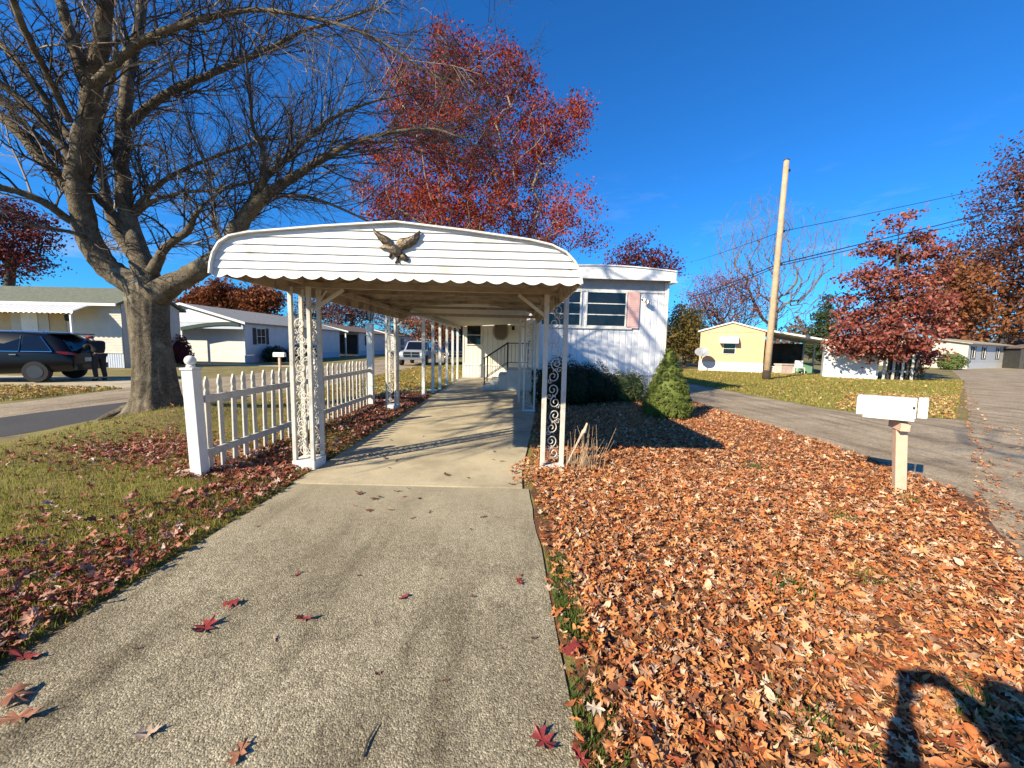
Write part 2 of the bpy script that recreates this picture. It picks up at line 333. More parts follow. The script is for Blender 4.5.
def leaf_scatter(name, pts, size, m, tilt=.4, zr=(.012, .05), sd=1, kinds=10, zfun=None):
    rng = np.random.default_rng(sd); T = leaf_templates(rng, kinds); n = len(pts)
    Rm = rotmats(rng, n, tilt); sc = rng.uniform(size[0], size[1], n); z = rng.uniform(zr[0], zr[1], n)
    V, Fc, off = [], [], 0
    which = rng.integers(0, kinds, n)
    for k in range(kinds):
        ii = np.where(which == k)[0]; P, f = T[k]
        v = np.einsum('nij,kj->nki', Rm[ii], P) * sc[ii, None, None]
        lo = v[:, :, 2].min(1)
        base = z[ii] + (zfun(pts[ii, 0], pts[ii, 1]) if zfun else 0)
        v[:, :, 2] += (base - lo * .75)[:, None]; v[:, :, 0] += pts[ii, 0][:, None]; v[:, :, 1] += pts[ii, 1][:, None]
        V.append(v.reshape(-1, 3)); Fc.append((f[None] + (np.arange(len(ii)) * len(P))[:, None, None] + off).reshape(-1, 3)); off += len(ii) * len(P)
    return npmesh(name, np.concatenate(V), np.concatenate(Fc), m)
def inpoly(x, y, poly):
    r = np.zeros(len(x), bool); n = len(poly)
    for i in range(n):
        x0, y0 = poly[i]; x1, y1 = poly[(i + 1) % n]
        if y0 == y1: continue
        r ^= ((y0 > y) != (y1 > y)) & (x < (x1 - x0) * (y - y0) / (y1 - y0) + x0)
    return r
def fill(poly, n, rng, near=0, dens=None):              # n points in a polygon; near > 0 thins them with distance
    a = np.array(poly); lo, hi = a.min(0), a.max(0); out = []; tot = 0
    while tot < n:
        x = rng.uniform(lo[0], hi[0], 60000); y = rng.uniform(lo[1], hi[1], 60000)
        k = inpoly(x, y, poly)
        if near: k &= rng.uniform(0, 1, 60000) < np.clip(near ** 2 / (x * x + y * y + .01), 0, 1)
        if dens is not None: k &= rng.uniform(0, 1, 60000) < dens(x, y)
        p = np.stack([x[k], y[k]], 1); out.append(p); tot += len(p)
    return np.concatenate(out)[:n]
rng = np.random.default_rng(11)
oakleaf = leafmat('fallen_oak_leaf', [(0, (.24, .07, .025)), (1, (.68, .53, .38)), (.14, (.48, .155, .05)), (.28, (.6, .26, .09)), (.4, (.29, .07, .028)), (.52, (.64, .33, .13)), (.61, (.14, .042, .022)), (.73, (.68, .46, .28)), (.87, (.52, .19, .06))], .55, .1)
redleaf = leafmat('fallen_red_leaf', [(0, (.2, .045, .03)), (1, (.55, .42, .34)), (.2, (.26, .06, .035)), (.4, (.38, .14, .08)), (.55, (.15, .05, .03)), (.7, (.45, .28, .2)), (.85, (.3, .1, .06))], .55, .1)
bed = [(.45, .3), (.42, 1.5), (.34, 4.2), (.2, 4.6), (.55, 6), (.66, 9.5), (.9, 12.3), (5.45, 12.5), (5.5, 6.8), (5.25, 4.5), (4.2, 3.2), (3.5, 2.3), (3.0, 1.2), (2.8, .3)]
p1 = fill(bed, 50000, rng)
fz = [(.5, .4), (.5, 5), (5.2, 5), (4.2, 3.2), (3.5, 2.3), (3, .5)]
p2 = fill(fz, 10000, rng)
pe = fill([(2.8, .3), (3.2, 1.8), (4.1, 3.1), (5.2, 4.3), (5.5, 4.3), (4.7, 3.0), (3.8, 1.8), (3.5, .3)], 520, rng)
pe = np.concatenate([pe, fill([(5.2, 4.2), (10.4, 8.8), (10.9, 9.2), (5.7, 4.3)], 130, rng), fill([(10.3, 9.1), (22, 19.4), (22.6, 19.2), (10.9, 8.8)], 300, rng), fill([(4.3, 2.9), (10.4, 8.6), (12.5, 9.2), (5.2, 2.2)], 260, rng), fill([(.28, .5), (.27, 4.2), (.48, 4.2), (.52, .5)], 330, rng)])
pd = fill([(.05, 4.3), (.3, 4.3), (.75, 9), (.55, 9), (.3, 5.6), (.0, 4.9)], 500, rng)
P = np.concatenate([p1, p2, pe, pd])
tag(leaf_scatter('fallen_leaves', P, (.032, .096), oakleaf, .42, (.004, .05), 3, 40), 'deep carpet of orange brown oak leaves on the right yard', 'fallen leaves', kind='stuff')
yard = [(-7.4, 6.2), (-7.0, 2), (-4.5, .6), (-2.46, .6), (-2.46, 4.2), (-2.5, 12), (-6.4, 12), (-6.9, 9.6), (-7.2, 8.6)]
def dl(x, y):
    strip = np.exp(-((x + 2.45) / .55) ** 2) * 1.5
    fencel = np.exp(-((x + 3.2) / .6) ** 2) * (y > 4.2) * 1.3
    patch = np.exp(-(((x + 5.0) / 1.2) ** 2 + ((y - 5.5) / .6) ** 2)) * 1.5 + np.exp(-(((x + 3.5) / .9) ** 2 + ((y - 2.4) / .7) ** 2)) * 1.1
    return np.clip((strip + fencel + patch) * (.55 + .7 * noise2(x * 1.5, y * 1.5, 3)) + .012, 0, 1)
pl = fill(yard, 12500, rng, 0, dl)
tag(leaf_scatter('lawn_leaves', pl, (.045, .115), redleaf, .55, (.02, .06), 5, 20, zfun=ground_z), 'maroon leaves drifted over the left lawn and along the fence', 'fallen leaves', kind='stuff')
farlawn = [(8.9, 11.2), (9.5, 10.3), (11.0, 9.55), (28, 24.2), (22, 27), (14, 30), (8.6, 29), (8.4, 18)]
pf = np.concatenate([fill(farlawn, 2000, rng), fill([(9, 10.8), (11, 9.6), (17, 14.8), (13, 15)], 1200, rng)])
yl = leafmat('yellow_leaf', [(0, (.5, .3, .1)), (1, (.55, .4, .2)), (.4, (.36, .16, .06)), (.7, (.6, .42, .16))], .6, .1)
tag(leaf_scatter('scattered_leaves', pf, (.1, .18), yl, .35, (.02, .06), 6), 'yellow leaves sprinkled over the lawn by the utility pole', 'fallen leaves', kind='stuff')
pg = fill([(-2.9, 10), (-6.5, 10), (-6.5, 27), (-2.9, 27)], 2600, rng)
pg = np.concatenate([pg, fill([(-12.3, 9.2), (-12.2, 12.1), (-24, 12.3), (-24, 8.5)], 3400, rng)])
tag(leaf_scatter('roadside_leaves', pg, (.1, .17), yl, .35, (.02, .06), 8), 'tan leaves on the lawns either side of the left road', 'fallen leaves', kind='stuff')

def grass(name, pts, h, w, m, label, sd, zfun=None, lean=.5):
    rng = np.random.default_rng(sd); n = len(pts); a = rng.uniform(0, 2 * np.pi, n); hh = rng.uniform(h[0], h[1], n); ln = rng.uniform(.1, lean, n) * hh
    b = a + rng.uniform(.8, 2.2, n); ww = w * rng.uniform(.7, 1.4, n)
    z = zfun(pts[:, 0], pts[:, 1]) if zfun else np.zeros(n)
    dx, dy, lx, ly = np.cos(a) * ww / 2, np.sin(a) * ww / 2, np.cos(b) * ln, np.sin(b) * ln
    x, y = pts[:, 0], pts[:, 1]
    V = np.stack([np.stack([x - dx, y - dy, z], 1), np.stack([x + dx, y + dy, z], 1), np.stack([x + dx * .7 + lx * .4, y + dy * .7 + ly * .4, z + hh * .6], 1), np.stack([x + lx, y + ly, z + hh], 1)], 1).reshape(-1, 3)
    Fc = (np.array([(0, 1, 2), (0, 2, 3)])[None] + (np.arange(n) * 4)[:, None, None]).reshape(-1, 3)
    return tag(npmesh(name, V, Fc, m), label, 'grass', kind='stuff')
gm = leafmat('grass_blade', [(0, (.24, .23, .04)), (1, (.46, .37, .13)), (.35, (.28, .27, .055)), (.65, (.38, .32, .09)), (.85, (.17, .19, .03))], .7, .4)
gm2 = leafmat('green_grass_blade', [(0, (.07, .12, .02)), (1, (.2, .2, .06)), (.5, (.1, .16, .03))], .7, .3)
grass('grass', fill(yard, 80000, rng, 4.0), (.018, .08), .006, gm, 'short mossy grass on the left lawn around the tree', 21, ground_z)
grass('verge_grass', fill([(.3, .6), (.5, .6), (.42, 3.9), (.28, 4.1)], 2600, rng, 0, lambda x, y: np.clip(.1 + 1.2 * noise2(x * 3, y * 3, 8), 0, 1)), (.02, .06), .006, gm2, 'strip of green grass along the right edge of the driveway', 22)
tufts = np.concatenate([c_ + rng.normal(0, .07, (160, 2)) for c_ in ((2.12, 1.62), (2.55, 2.6), (3.2, 3.6), (1.9, 2.5), (3.3, 5.2), (1.3, 1.5), (4.3, 4.1))])
grass('grass_tufts', tufts, (.04, .09), .007, gm2, 'small green grass tufts poking through the leaf carpet', 23)
grass('far_grass', np.concatenate([fill(farlawn, 42000, rng), fill([(-2.75, 9.8), (-6.5, 11), (-6.5, 30), (-2.75, 30)], 22000, rng), fill([(-12.3, 8.6), (-12.2, 12.2), (-24, 12.5), (-24, 7.5)], 9000, rng)]), (.05, .1), .03, gm, 'mown yellow green lawns beyond the road and side driveway', 24)
def wpart(mb, name, m, root, **k):                      # part given in world coordinates
    inv = root.matrix_world.inverted(); mb.v = [tuple(inv @ Vector(v)) for v in mb.v]
    o = mb.build(name, m, None, **k); o.parent = root; return o
def sub(mb, name, m, par, root, **k):                   # sub-part, world coordinates
    inv = root.matrix_world.inverted(); mb.v = [tuple(inv @ Vector(v)) for v in mb.v]
    o = mb.build(name, m, None, **k); o.parent = par; return o
def lap(mb, x0, x1, z0, z1, y, h, T, d=.014):           # lapped boards on a wall that looks to -y
    n = max(1, round((z1 - z0) / h)); h = (z1 - z0) / n; rows = []
    for i in range(n):
        a, b = z0 + i * h, z0 + (i + 1) * h
        rows += [[T @ Vector((x, y - d, a)) for x in (x0, x1)], [T @ Vector((x, y - .002, b - .001)) for x in (x0, x1)]]
    mb.sheet(rows)
def groove(mb, x0, x1, z0, z1, y, p, T, d=.022, w=.034):
    xs = [(x0, 0)]; x = x0 + p
    while x < x1 - .02:
        xs += [(x - w / 2, 0), (x - w / 5, d), (x + w / 5, d), (x + w / 2, 0)]; x += p
    xs.append((x1, 0))
    mb.sheet([[T @ Vector((a, y + b, z)) for a, b in xs] for z in (z0, z1)])
I4 = Matrix.Identity(4)

# ------------------------------------------------------------------ the carport
OUT = [(-2.68, 2.18), (-2.668, 2.27), (-2.64, 2.36), (-2.59, 2.44), (-2.5, 2.5), (-2.34, 2.535), (-1.7, 2.605), (-1.06, 2.66), (-.45, 2.605), (.13, 2.54), (.33, 2.5), (.46, 2.44), (.54, 2.36), (.59, 2.27), (.61, 2.17)]
def xl(z):
    for (a, b), (c_, d) in zip(OUT[:7], OUT[1:8]):
        if b <= z <= d: return a + (c_ - a) * (z - b) / (d - b)
    return OUT[0][0] if z < 2.2 else -1.06
def xr(z):
    q = OUT[7:][::-1]
    for (a, b), (c_, d) in zip(q[:-1], q[1:]):
        if b <= z <= d: return a + (c_ - a) * (z - b) / (d - b)
    return OUT[-1][0] if z < 2.2 else -1.06
YF = 3.55
def yf(x): return YF + .03 * (x + 2.7)
beamm = mat('dull_tan_beam', (.36, .29, .2), .6, .15, 5, .1, 40, stain=(.2, .15, .1), st=(.52, .75), sscale=4)
carport = thing('carport', 'white metal carport with a rounded scalloped roof over the driveway', 'carport', (-1.05, 6.5, 0))
v = MB(); NB = 7; z0 = 2.165; hb = (2.66 - z0) / NB
for i in range(NB):
    a, b = z0 + i * hb, z0 + (i + 1) * hb; N = 180
    rows = []
    for k, z in enumerate((a, a + .004, (a + b) / 2, b)):
        r = []
        for j in range(N + 1):
            t = j / N; zz = min(z, 2.6595); x = xl(zz) + (xr(zz) - xl(zz)) * t
            z_ = zz
            if i == 0 and k < 2:
                z_ = zz - .032 * abs(math.sin(math.pi * (x + .08) / .165)) ** .75 + .02
            r.append((x, yf(x) - (.013, .012, .007, .001)[k], z_))
        rows.append(r)
    v.sheet(rows)
wpart(v, 'front_valance', valancem, carport, solid=.006)
def arch(off, n=6):
    P = []
    for (a, b), (c_, d) in zip(OUT[:-1], OUT[1:]):
        for k in range(n): P.append((a + (c_ - a) * k / n, b + (d - b) * k / n))
    P.append(OUT[-1]); o = []
    for i, p in enumerate(P):
        q, r = P[max(i - 1, 0)], P[min(i + 1, len(P) - 1)]; dx, dz = r[0] - q[0], r[1] - q[1]; l = math.hypot(dx, dz)
        o.append((p[0] - dz / l * off, p[1] + dx / l * off))
    return o
def shell(off, y0, y1, per, amp, st):
    v = MB(); rows = []; n = int((y1 - y0) / st)
    for i in range(n + 1):
        y = y0 + (y1 - y0) * i / n; d = amp * math.sin(2 * math.pi * y / per)
        rows.append([(x, y + .03 * (x + 2.7), z) for x, z in arch(off + d)])
    v.sheet(rows); return v
wpart(shell(.022, 3.60, 9.95, .17, .009, .02), 'roof', white, carport, smooth=True, solid=.004)
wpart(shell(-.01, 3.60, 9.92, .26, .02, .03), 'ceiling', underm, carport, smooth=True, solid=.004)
t = MB(); o1, o2 = arch(.002, 3), arch(.016, 3)
for (a, b) in ((3.50, 3.575),):
    P = [[(x, a + .03 * (x + 2.7), z) for x, z in o1], [(x, a + .03 * (x + 2.7), z) for x, z in o2], [(x, b + .03 * (x + 2.7), z) for x, z in o2], [(x, b + .03 * (x + 2.7), z) for x, z in o1]]
    t.sheet(P + [P[0]])
wpart(t, 'edge_trim', white, carport)
for y in (4.84, 9.2):
    b = MB(); b.bar((-2.66, y, 2.285), (.6, y + .15, 2.285), .05, .065); wpart(b, 'cross_beam', beamm, carport)
for x in (-2.57, .5):
    b = MB(); b.bar((x, 3.64, 2.33), (x, 9.9, 2.33), .05, .075); wpart(b, 'side_beam', beamm, carport)
for k in range(8):
    y = 4.3 + k * .76
    if abs(y - 4.84) < .2: continue
b = MB()
for y in (5.9, 7.0, 8.1):
    b.bar((-2.66, y, 2.345), (.58, y, 2.345), .03, .05)
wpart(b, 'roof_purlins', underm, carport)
def spiral(cx, cy, r, a0, turns, n=22, dirn=1):
    return [(cx + r * (1 - .82 * t) * math.cos(a0 + dirn * turns * 2 * math.pi * t), cy + r * (1 - .82 * t) * math.sin(a0 + dirn * turns * 2 * math.pi * t)) for t in [i / n for i in range(n + 1)]]
def scroll_panel(mb, A, B, z0, z1, rad=.0075):          # wrought-iron scrollwork between two uprights
    A, B = Vector(A), Vector(B); w = (B - A).length; d = (B - A) / w
    P = lambda u, z: A + d * u + Vector((0, 0, z))
    z = z0; k = 0; H = .34
    while z + H <= z1 + .01:
        r = min(w * .3, .085); m = 1 if k % 2 == 0 else -1; cx = w / 2
        s1 = spiral(cx + m * r * .25, z + r * 1.05, r, math.pi / 2 * 1.0, 1.45, 22, m)
        s2 = spiral(cx - m * r * .25, z + H - r * 1.05, r, -math.pi / 2, 1.45, 22, m)
        pts = s1[::-1] + [(cx + m * r * .3, z + H * .5 - .02), (cx - m * r * .3, z + H * .5 + .02)] + s2
        mb.tube([P(u, q) for u, q in pts], rad, 5)
        q1 = spiral(w * (.5 - .24 * m), z + H * .5, r * .5, 0, 1.2, 14, -m); mb.tube([P(u, q) for u, q in q1], rad * .8, 4)
        q2 = spiral(w * (.5 + .24 * m), z + H * .08, r * .42, 0, 1.2, 14, m); mb.tube([P(u, q) for u, q in q2], rad * .8, 4)
        z += H; k += 1
def column(corners, ztop, base, panels, hw=.023):
    co_ = None
    p = MB(); cx = sum(c_[0] for c_ in corners) / len(corners); cy = sum(c_[1] for c_ in corners) / len(corners)
    for x, y in corners: p.box(x - hw, x + hw, y - hw, y + hw, base, ztop)
    col = wpart(p, 'column', oldwhite, carport, bevel=.004)
    s_ = MB()
    for i, j in panels: scroll_panel(s_, corners[i] + (0,), corners[j] + (0,), base + .06, ztop - .08)
    sub(s_, 'scrollwork', oldwhite, col, carport, smooth=True)
    q = MB(); xs = [c_[0] for c_ in corners]; ys = [c_[1] for c_ in corners]
    q.box(min(xs) - .03, max(xs) + .03, min(ys) - .03, max(ys) + .03, .0, base)
    sub(q, 'base_block', white, col, carport, bevel=.008)
    return col
column([(-2.67, 4.73), (-2.45, 4.73), (-2.45, 4.97), (-2.67, 4.97)], 2.25, .13, [(0, 1), (1, 2), (2, 3), (3, 0)])
column([(.42, 5.0), (.68, 5.1)], 2.25, .05, [(0, 1)], .03)
column([(-2.92, 9.05), (-2.72, 9.05), (-2.72, 9.27), (-2.92, 9.27)], 2.27, .16, [(0, 1), (1, 2)])
column([(.29, 9.42), (.55, 9.5)], 2.27, .05, [(0, 1)])
for a, b_ in (((-2.44, 4.8, 1.98), (-2.08, 4.84, 2.24)), ((.41, 5.02, 1.98), (.06, 4.99, 2.24)), ((-2.71, 9.2, 2.02), (-2.42, 9.22, 2.25)), ((.27, 9.36, 2.02), (-.02, 9.34, 2.25)), ((-2.56, 5.0, 1.98), (-2.56, 5.4, 2.3)), ((.56, 5.1, 1.98), (.56, 5.5, 2.3)), ((.62, 5.05, 2.2), (.62, 3.9, 2.33))):
    b = MB(); b.bar(a, b_, .03, .035); wpart(b, 'brace', oldwhite, carport)

# eagle on the valance: relief casting, screwed to the boards
ex, ez = -1.055, 2.44
def epx(px, py):                                        # eagle outline, in the plane of the valance
    q = at(370 + px / 17.07, 225 + py / 17.07, YF + .05); return (q.x, q.z)
eag = thing('eagle_plaque', 'dark bronze eagle with spread wings fixed to the carport valance', 'wall ornament', (ex, YF + .02, ez - .1))
def relief(name, pts, y0, y1, par=None, bulge=.012):
    P = [epx(*p) for p in pts]; cx = sum(p[0] for p in P) / len(P); cz = sum(p[1] for p in P) / len(P); n = len(P)
    m = MB(); vs = [(x, y0, z) for x, z in P] + [(x, y1, z) for x, z in P] + [(cx + (x - cx) * .55, y1 - bulge, cz + (z - cz) * .55) for x, z in P] + [(cx, y1 - bulge * 1.3, cz)]
    fs = [(i, (i + 1) % n, (i + 1) % n + n, i + n) for i in range(n)] + [(i + n, (i + 1) % n + n, (i + 1) % n + 2 * n, i + 2 * n) for i in range(n)] + [(i + 2 * n, (i + 1) % n + 2 * n, 3 * n) for i in range(n)]
    m.add(vs, fs); return wpart(m, name, bronze, eag)
yb = YF + .036
relief('body', [(180, 405), (255, 350), (330, 340), (400, 370), (460, 350), (520, 400), (560, 470), (540, 540), (470, 560), (400, 520), (350, 470), (290, 415), (240, 400)], yb, yb - .03)
relief('wing', [(70, 75), (90, 80), (140, 130), (215, 165), (300, 205), (365, 245), (400, 330), (400, 390), (340, 390), (270, 350), (225, 335), (200, 300), (165, 265), (135, 215), (105, 180), (75, 130)], yb, yb - .02)
relief('wing', [(865, 110), (870, 140), (850, 200), (850, 240), (815, 280), (790, 330), (740, 350), (700, 395), (650, 400), (600, 425), (540, 450), (480, 430), (450, 370), (470, 300), (500, 255), (560, 240), (650, 230), (730, 200), (800, 160)], yb, yb - .022)
relief('tail', [(540, 480), (600, 490), (650, 540), (670, 600), (640, 635), (590, 610), (560, 600), (520, 580), (510, 530)], yb, yb - .016)
relief('foot', [(350, 470), (390, 490), (380, 540), (350, 580), (325, 555), (345, 525)], yb, yb - .014, bulge=.006)
relief('foot', [(450, 540), (500, 540), (490, 600), (525, 670), (480, 640), (435, 660), (455, 610)], yb, yb - .014, bulge=.006)

# patio cover between carport and house
patio = thing('patio_cover', 'low white patio roof on thin posts running from the carport to the house', 'patio cover', (-1, 14.5, 0))
v = MB(); rows = []
for i in range(190):
    y = 9.6 + (19.04 - 9.6) * i / 189; d = .018 * math.sin(2 * math.pi * y / .3)
    rows.append([(-2.78, y, 2.49 + d), (-1, y, 2.6 + d), (.55, y, 2.7 + d)])
v.sheet(rows); wpart(v, 'roof', oldwhite, patio, smooth=True, solid=.02)
b = MB(); b.bar((-2.62, 9.98, 2.41), (-2.56, 19.02, 2.41), .05, .09); wpart(b, 'beam', oldwhite, patio)
for x, y in ((-2.62, 11.5), (-2.6, 12.75), (-2.58, 13.9), (-2.57, 15.3), (-2.56, 16.7), (-2.55, 18.1)):
    b = MB(); b.box(x - .045, x + .045, y - .045, y + .045, 0, 2.37); wpart(b, 'post', white, patio, bevel=.004)
for x, y in ((.2, 10.9),):
    b = MB(); b.box(x - .03, x + .03, y - .03, y + .03, 0, 2.58); wpart(b, 'post', oldwhite, patio)
b = MB(); b.box(-2.86, -2.74, 9.62, 19.0, 2.41, 2.52); wpart(b, 'gutter', white, patio)

# ------------------------------------------------------------------ fence and lamp post
fence = thing('picket_fence', 'white picket fence with ball topped posts beside the driveway', 'fence', (-3.5, 6.9, 0))
for i, y in enumerate((4.32, 6.9)):
    p = MB(); lean = -.03 if i == 0 else 0
    T = Matrix.Translation((-3.53, y, 0)) @ Matrix.Rotation(lean, 4, 'Y')
    p.box(-.063, .063, -.063, .063, -.05, 1.26, T); p.box(-.074, .074, -.074, .074, 1.26, 1.285, T)
    po = wpart(p, 'post', white, fence, bevel=.006)
    m = MB(); m.lathe([(.045, 0), (.04, .03)] + [(.056 * math.sin(a), .078 - .056 * math.cos(a)) for a in [math.pi * (.15 + .85 * k / 10) for k in range(11)]], 0, 0, 18)
    m.v = [tuple(T @ Vector((x, yy, z + 1.285))) for x, yy, z in m.v]; sub(m, 'ball_finial', white, po, fence, smooth=True)
rg = random.Random(3); pk = None
for y0, y1 in ((4.4, 6.83), (6.97, 9.6)):
    for z in (.29, .92):
        b = MB(); b.box(-3.53, -3.49, y0, y1, z - .042, z + .042); wpart(b, 'rail', oldwhite, fence, bevel=.004)
ys = [4.5 + .205 * k for k in range(12)] + [7.08 + .2 * k for k in range(13)]
for y in ys:
    if pk is None:
        b = MB(); b.prism([(-.036, .06), (.036, .06), (.036, 1.0), (.026, 1.03), (.038, 1.075), (.03, 1.12), (.008, 1.18), (-.008, 1.18), (-.03, 1.12), (-.038, 1.075), (-.026, 1.03), (-.036, 1.0)], 'x', -.011, .011)
        pk = b.build('picket', oldwhite, None, bevel=.003); pk.parent = fence; q = pk
    else:
        q = pk.copy(); C.objects.link(q); q.parent = fence
    q.location = (-.047, y - 6.9, rg.uniform(-.015, .015)); q.rotation_euler = (rg.uniform(-.012, .012), rg.uniform(-.012, .012), rg.uniform(-.05, .05))
lamp = thing('lamp_post', 'square white lamp post with a black lantern at the far fence end', 'lamp post', (-3.52, 9.68, 0))
b = MB(); b.box(-.07, .07, -.07, .07, 0, 2.05); b.box(-.082, .082, -.082, .082, 2.05, 2.08); part(b, 'post', white, lamp, bevel=.006)
b = MB(); b.lathe([(.02, 2.08), (.02, 2.13), (.06, 2.14), (.062, 2.15)], 0, 0, 8); b.lathe([(.115, 2.36), (.12, 2.37), (.06, 2.43), (.015, 2.46), (.015, 2.49)], 0, 0, 8)
for k in range(6):
    a = k * math.pi / 3; b.bar((.062 * math.cos(a), .062 * math.sin(a), 2.145), (.105 * math.cos(a), .105 * math.sin(a), 2.365), .012)
part(b, 'lantern_frame', darkmetal, lamp)
b = MB(); b.lathe([(.055, 2.15), (.098, 2.36)], 0, 0, 6); part(b, 'lantern_glass', glass('lantern_glass', (.3, .3, .28), .1), lamp)

# ------------------------------------------------------------------ main house
houseM = Matrix.Translation((.86, 12.5, 0)) @ Matrix.Rotation(R(4), 4, 'Z')
house = thing('mobile_home', 'white mobile home with twin front windows and one pink shutter', 'house', (.86, 12.5, 0), R(4))
siding = mat('white_ribbed_siding', (.74, .745, .76), .45, .06, 2, .04, 15, stain=(.55, .55, .55), st=(.6, .9), sscale=2)
sideshade = siding
fasciam = mat('white_fascia', (.8, .79, .77), .45, .05, 2, .03, 10)
soffit_shadem = mat('soffit_and_shade_grey', (.36, .36, .37), .6, .1, 3)
skirtm = mat('skirting_panel', (.55, .55, .55), .6, .1, 3, .1, 20)
pink = mat('faded_pink_shutter', (.66, .42, .39), .7, .12, 4, .15, 40)
HW, HD = 4.03, 15.0
m = MB(); groove(m, 0, HW, .72, 3.45, 0, .2, I4); part(m, 'front_wall', siding, house)
m = MB(); m.box(-.0, HW, .012, .06, 3.45, 3.8); part(m, 'eave_shade_band', soffit_shadem, house)  # grey colour paints in the shade under the fascia
TL = Matrix(((0, 1, 0, 0), (-1, 0, 0, 0), (0, 0, 1, 0), (0, 0, 0, 1)))     # a wall that looks to -x
def side_T(x, sgn): # maps (u,y,z) with u along depth
    return Matrix(((0, 1 if sgn < 0 else -1, 0, x), (-1 if sgn < 0 else 1, 0, 0, 0), (0, 0, 1, 0), (0, 0, 0, 1)))
m = MB(); groove(m, -HD, 0, .72, 3.8, 0, .2, side_T(0, -1)); part(m, 'side_wall', siding, house)
m = MB(); groove(m, 0, HD, .72, 3.8, 0, .2, side_T(HW, 1)); part(m, 'side_wall', siding, house)
m = MB(); m.box(0.03, HW - .03, HD - .05, HD, 0, 3.8); part(m, 'rear_wall', siding, house)
m = MB(); groove(m, .02, HW - .02, 0, .72, .03, .15, I4); groove(m, -HD, -.02, 0, .72, .03, .15, side_T(0, -1)); groove(m, .02, HD, 0, .72, .03, .15, side_T(HW, 1)); part(m, 'skirting', skirtm, house)
prof = [(-.12 + (HW + .3) * k / 16, 4.0 + .11 * math.sin(math.pi * k / 16)) for k in range(17)]
m = MB(); m.prism(prof + [(HW + .18, 3.72), (-.12, 3.72)], 'y', -.3, -.26)
m.prism([(HW + .14, 3.72), (HW + .18, 3.72), (HW + .18, 4.0), (HW + .14, 4.0)], 'y', -.255, HD + .2)
m.prism([(-.12, 3.72), (-.08, 3.72), (-.08, 4.0), (-.12, 4.0)], 'y', -.255, HD + .2); part(m, 'fascia', fasciam, house, bevel=.006)
m = MB(); m.sheet([[(x, y, z + .02) for x, z in prof] for y in (-.33, HD + .25)]); ro = part(m, 'roof', fasciam, house, solid=.035)
m = MB(); m.box(-.1, HW + .135, -.25, HD + .2, 3.82, 3.9); part(m, 'soffit', soffit_shadem, house)
m = MB(); m.box(HW - .03, HW + .035, -.03, .035, .72, 3.72); part(m, 'corner_trim', white, house); m = MB(); m.box(-.035, .03, -.03, .035, .72, 3.72); part(m, 'corner_trim', white, house)
m = MB(); m.tube([(HW + .06, -.06, 3.7), (HW + .06, -.06, .2)], .03, 8); m.box(HW + .02, HW + .2, -.34, HD, 3.66, 3.72); part(m, 'downspout', white, house)
m = MB(); m.box(.0, HW - .05, -.03, -.002, 3.37, 3.44); m.box(0, 2.95, -.05, -.002, 2.2, 2.27); part(m, 'window_trim', white, house)
def window(root, x0, x1, z0, z1, y, T, rows=3, cols=1, fw_=.045, frame=None, gl=None, name='window'):
    m = MB(); frame = frame or white
    m.box(x0 - fw_, x1 + fw_, y - .05, y - .004, z0 - fw_, z0, T); m.box(x0 - fw_, x1 + fw_, y - .05, y - .004, z1, z1 + fw_, T)
    m.box(x0 - fw_, x0, y - .05, y - .004, z0 + .001, z1 - .001, T); m.box(x1, x1 + fw_, y - .05, y - .004, z0 + .001, z1 - .001, T)
    for k in range(1, rows): zz = z0 + (z1 - z0) * k / rows; m.box(x0 + .001, x1 - .001, y - .04, y - .006, zz - .014, zz + .014, T)
    for k in range(1, cols): xx = x0 + (x1 - x0) * k / cols; m.box(xx - .014, xx + .014, y - .038, y - .008, z0 + .001, z1 - .001, T)
    w = part(m, name, frame, root)
    g = MB(); g.box(x0 + .002, x1 - .002, y - .018, y - .012, z0 + .002, z1 - .002, T); p = g.build('pane', gl or glassm); p.parent = w
    return w
window(house, .03, 1.25, 2.3, 3.34, -.001, I4); window(house, 1.48, 2.72, 2.3, 3.34, -.001, I4)
m = MB(); m.box(2.79, 3.17, -.05, -.01, 2.24, 3.4)
for k in range(18): z = 2.3 + k * .06; m.box(2.83, 3.13, -.058, -.0495, z, z + .04)
part(m, 'shutter', pink, house)
m = MB(); m.lathe([(.05, 0), (.05, .03), (.03, .05)], 0, 0, 10); m.v = [(3.27 + x, -.02 - z, 3.18 + y) for x, y, z in m.v]; m.tube([(3.27, -.05, 3.18), (3.33, -.16, 3.14)], .012, 6)
for dx in (-.01, .1): m.lathe([(.012, .1), (.05, .09), (.062, 0), (.055, -.03)], 3.3 + dx, -.16, 10, 3.03 + (.06 if dx < 0 else 0))
part(m, 'wall_lamp', mat('aluminium', (.5, .5, .5), .35, .1, 10, metal=.8), house)
TS = side_T(0, -1)
window(house, -8.6, -7.4, 1.95, 2.9, -.001, TS, 2)
m = MB(); m.box(-2.55, -1.65, -.045, -.004, .8, 2.8, TS); do = part(m, 'door', white, house); m = MB(); m.box(-2.48, -2.44, -.09, -.046, 1.75, 1.8, TS); h_ = m.build('handle', darkmetal); h_.parent = do

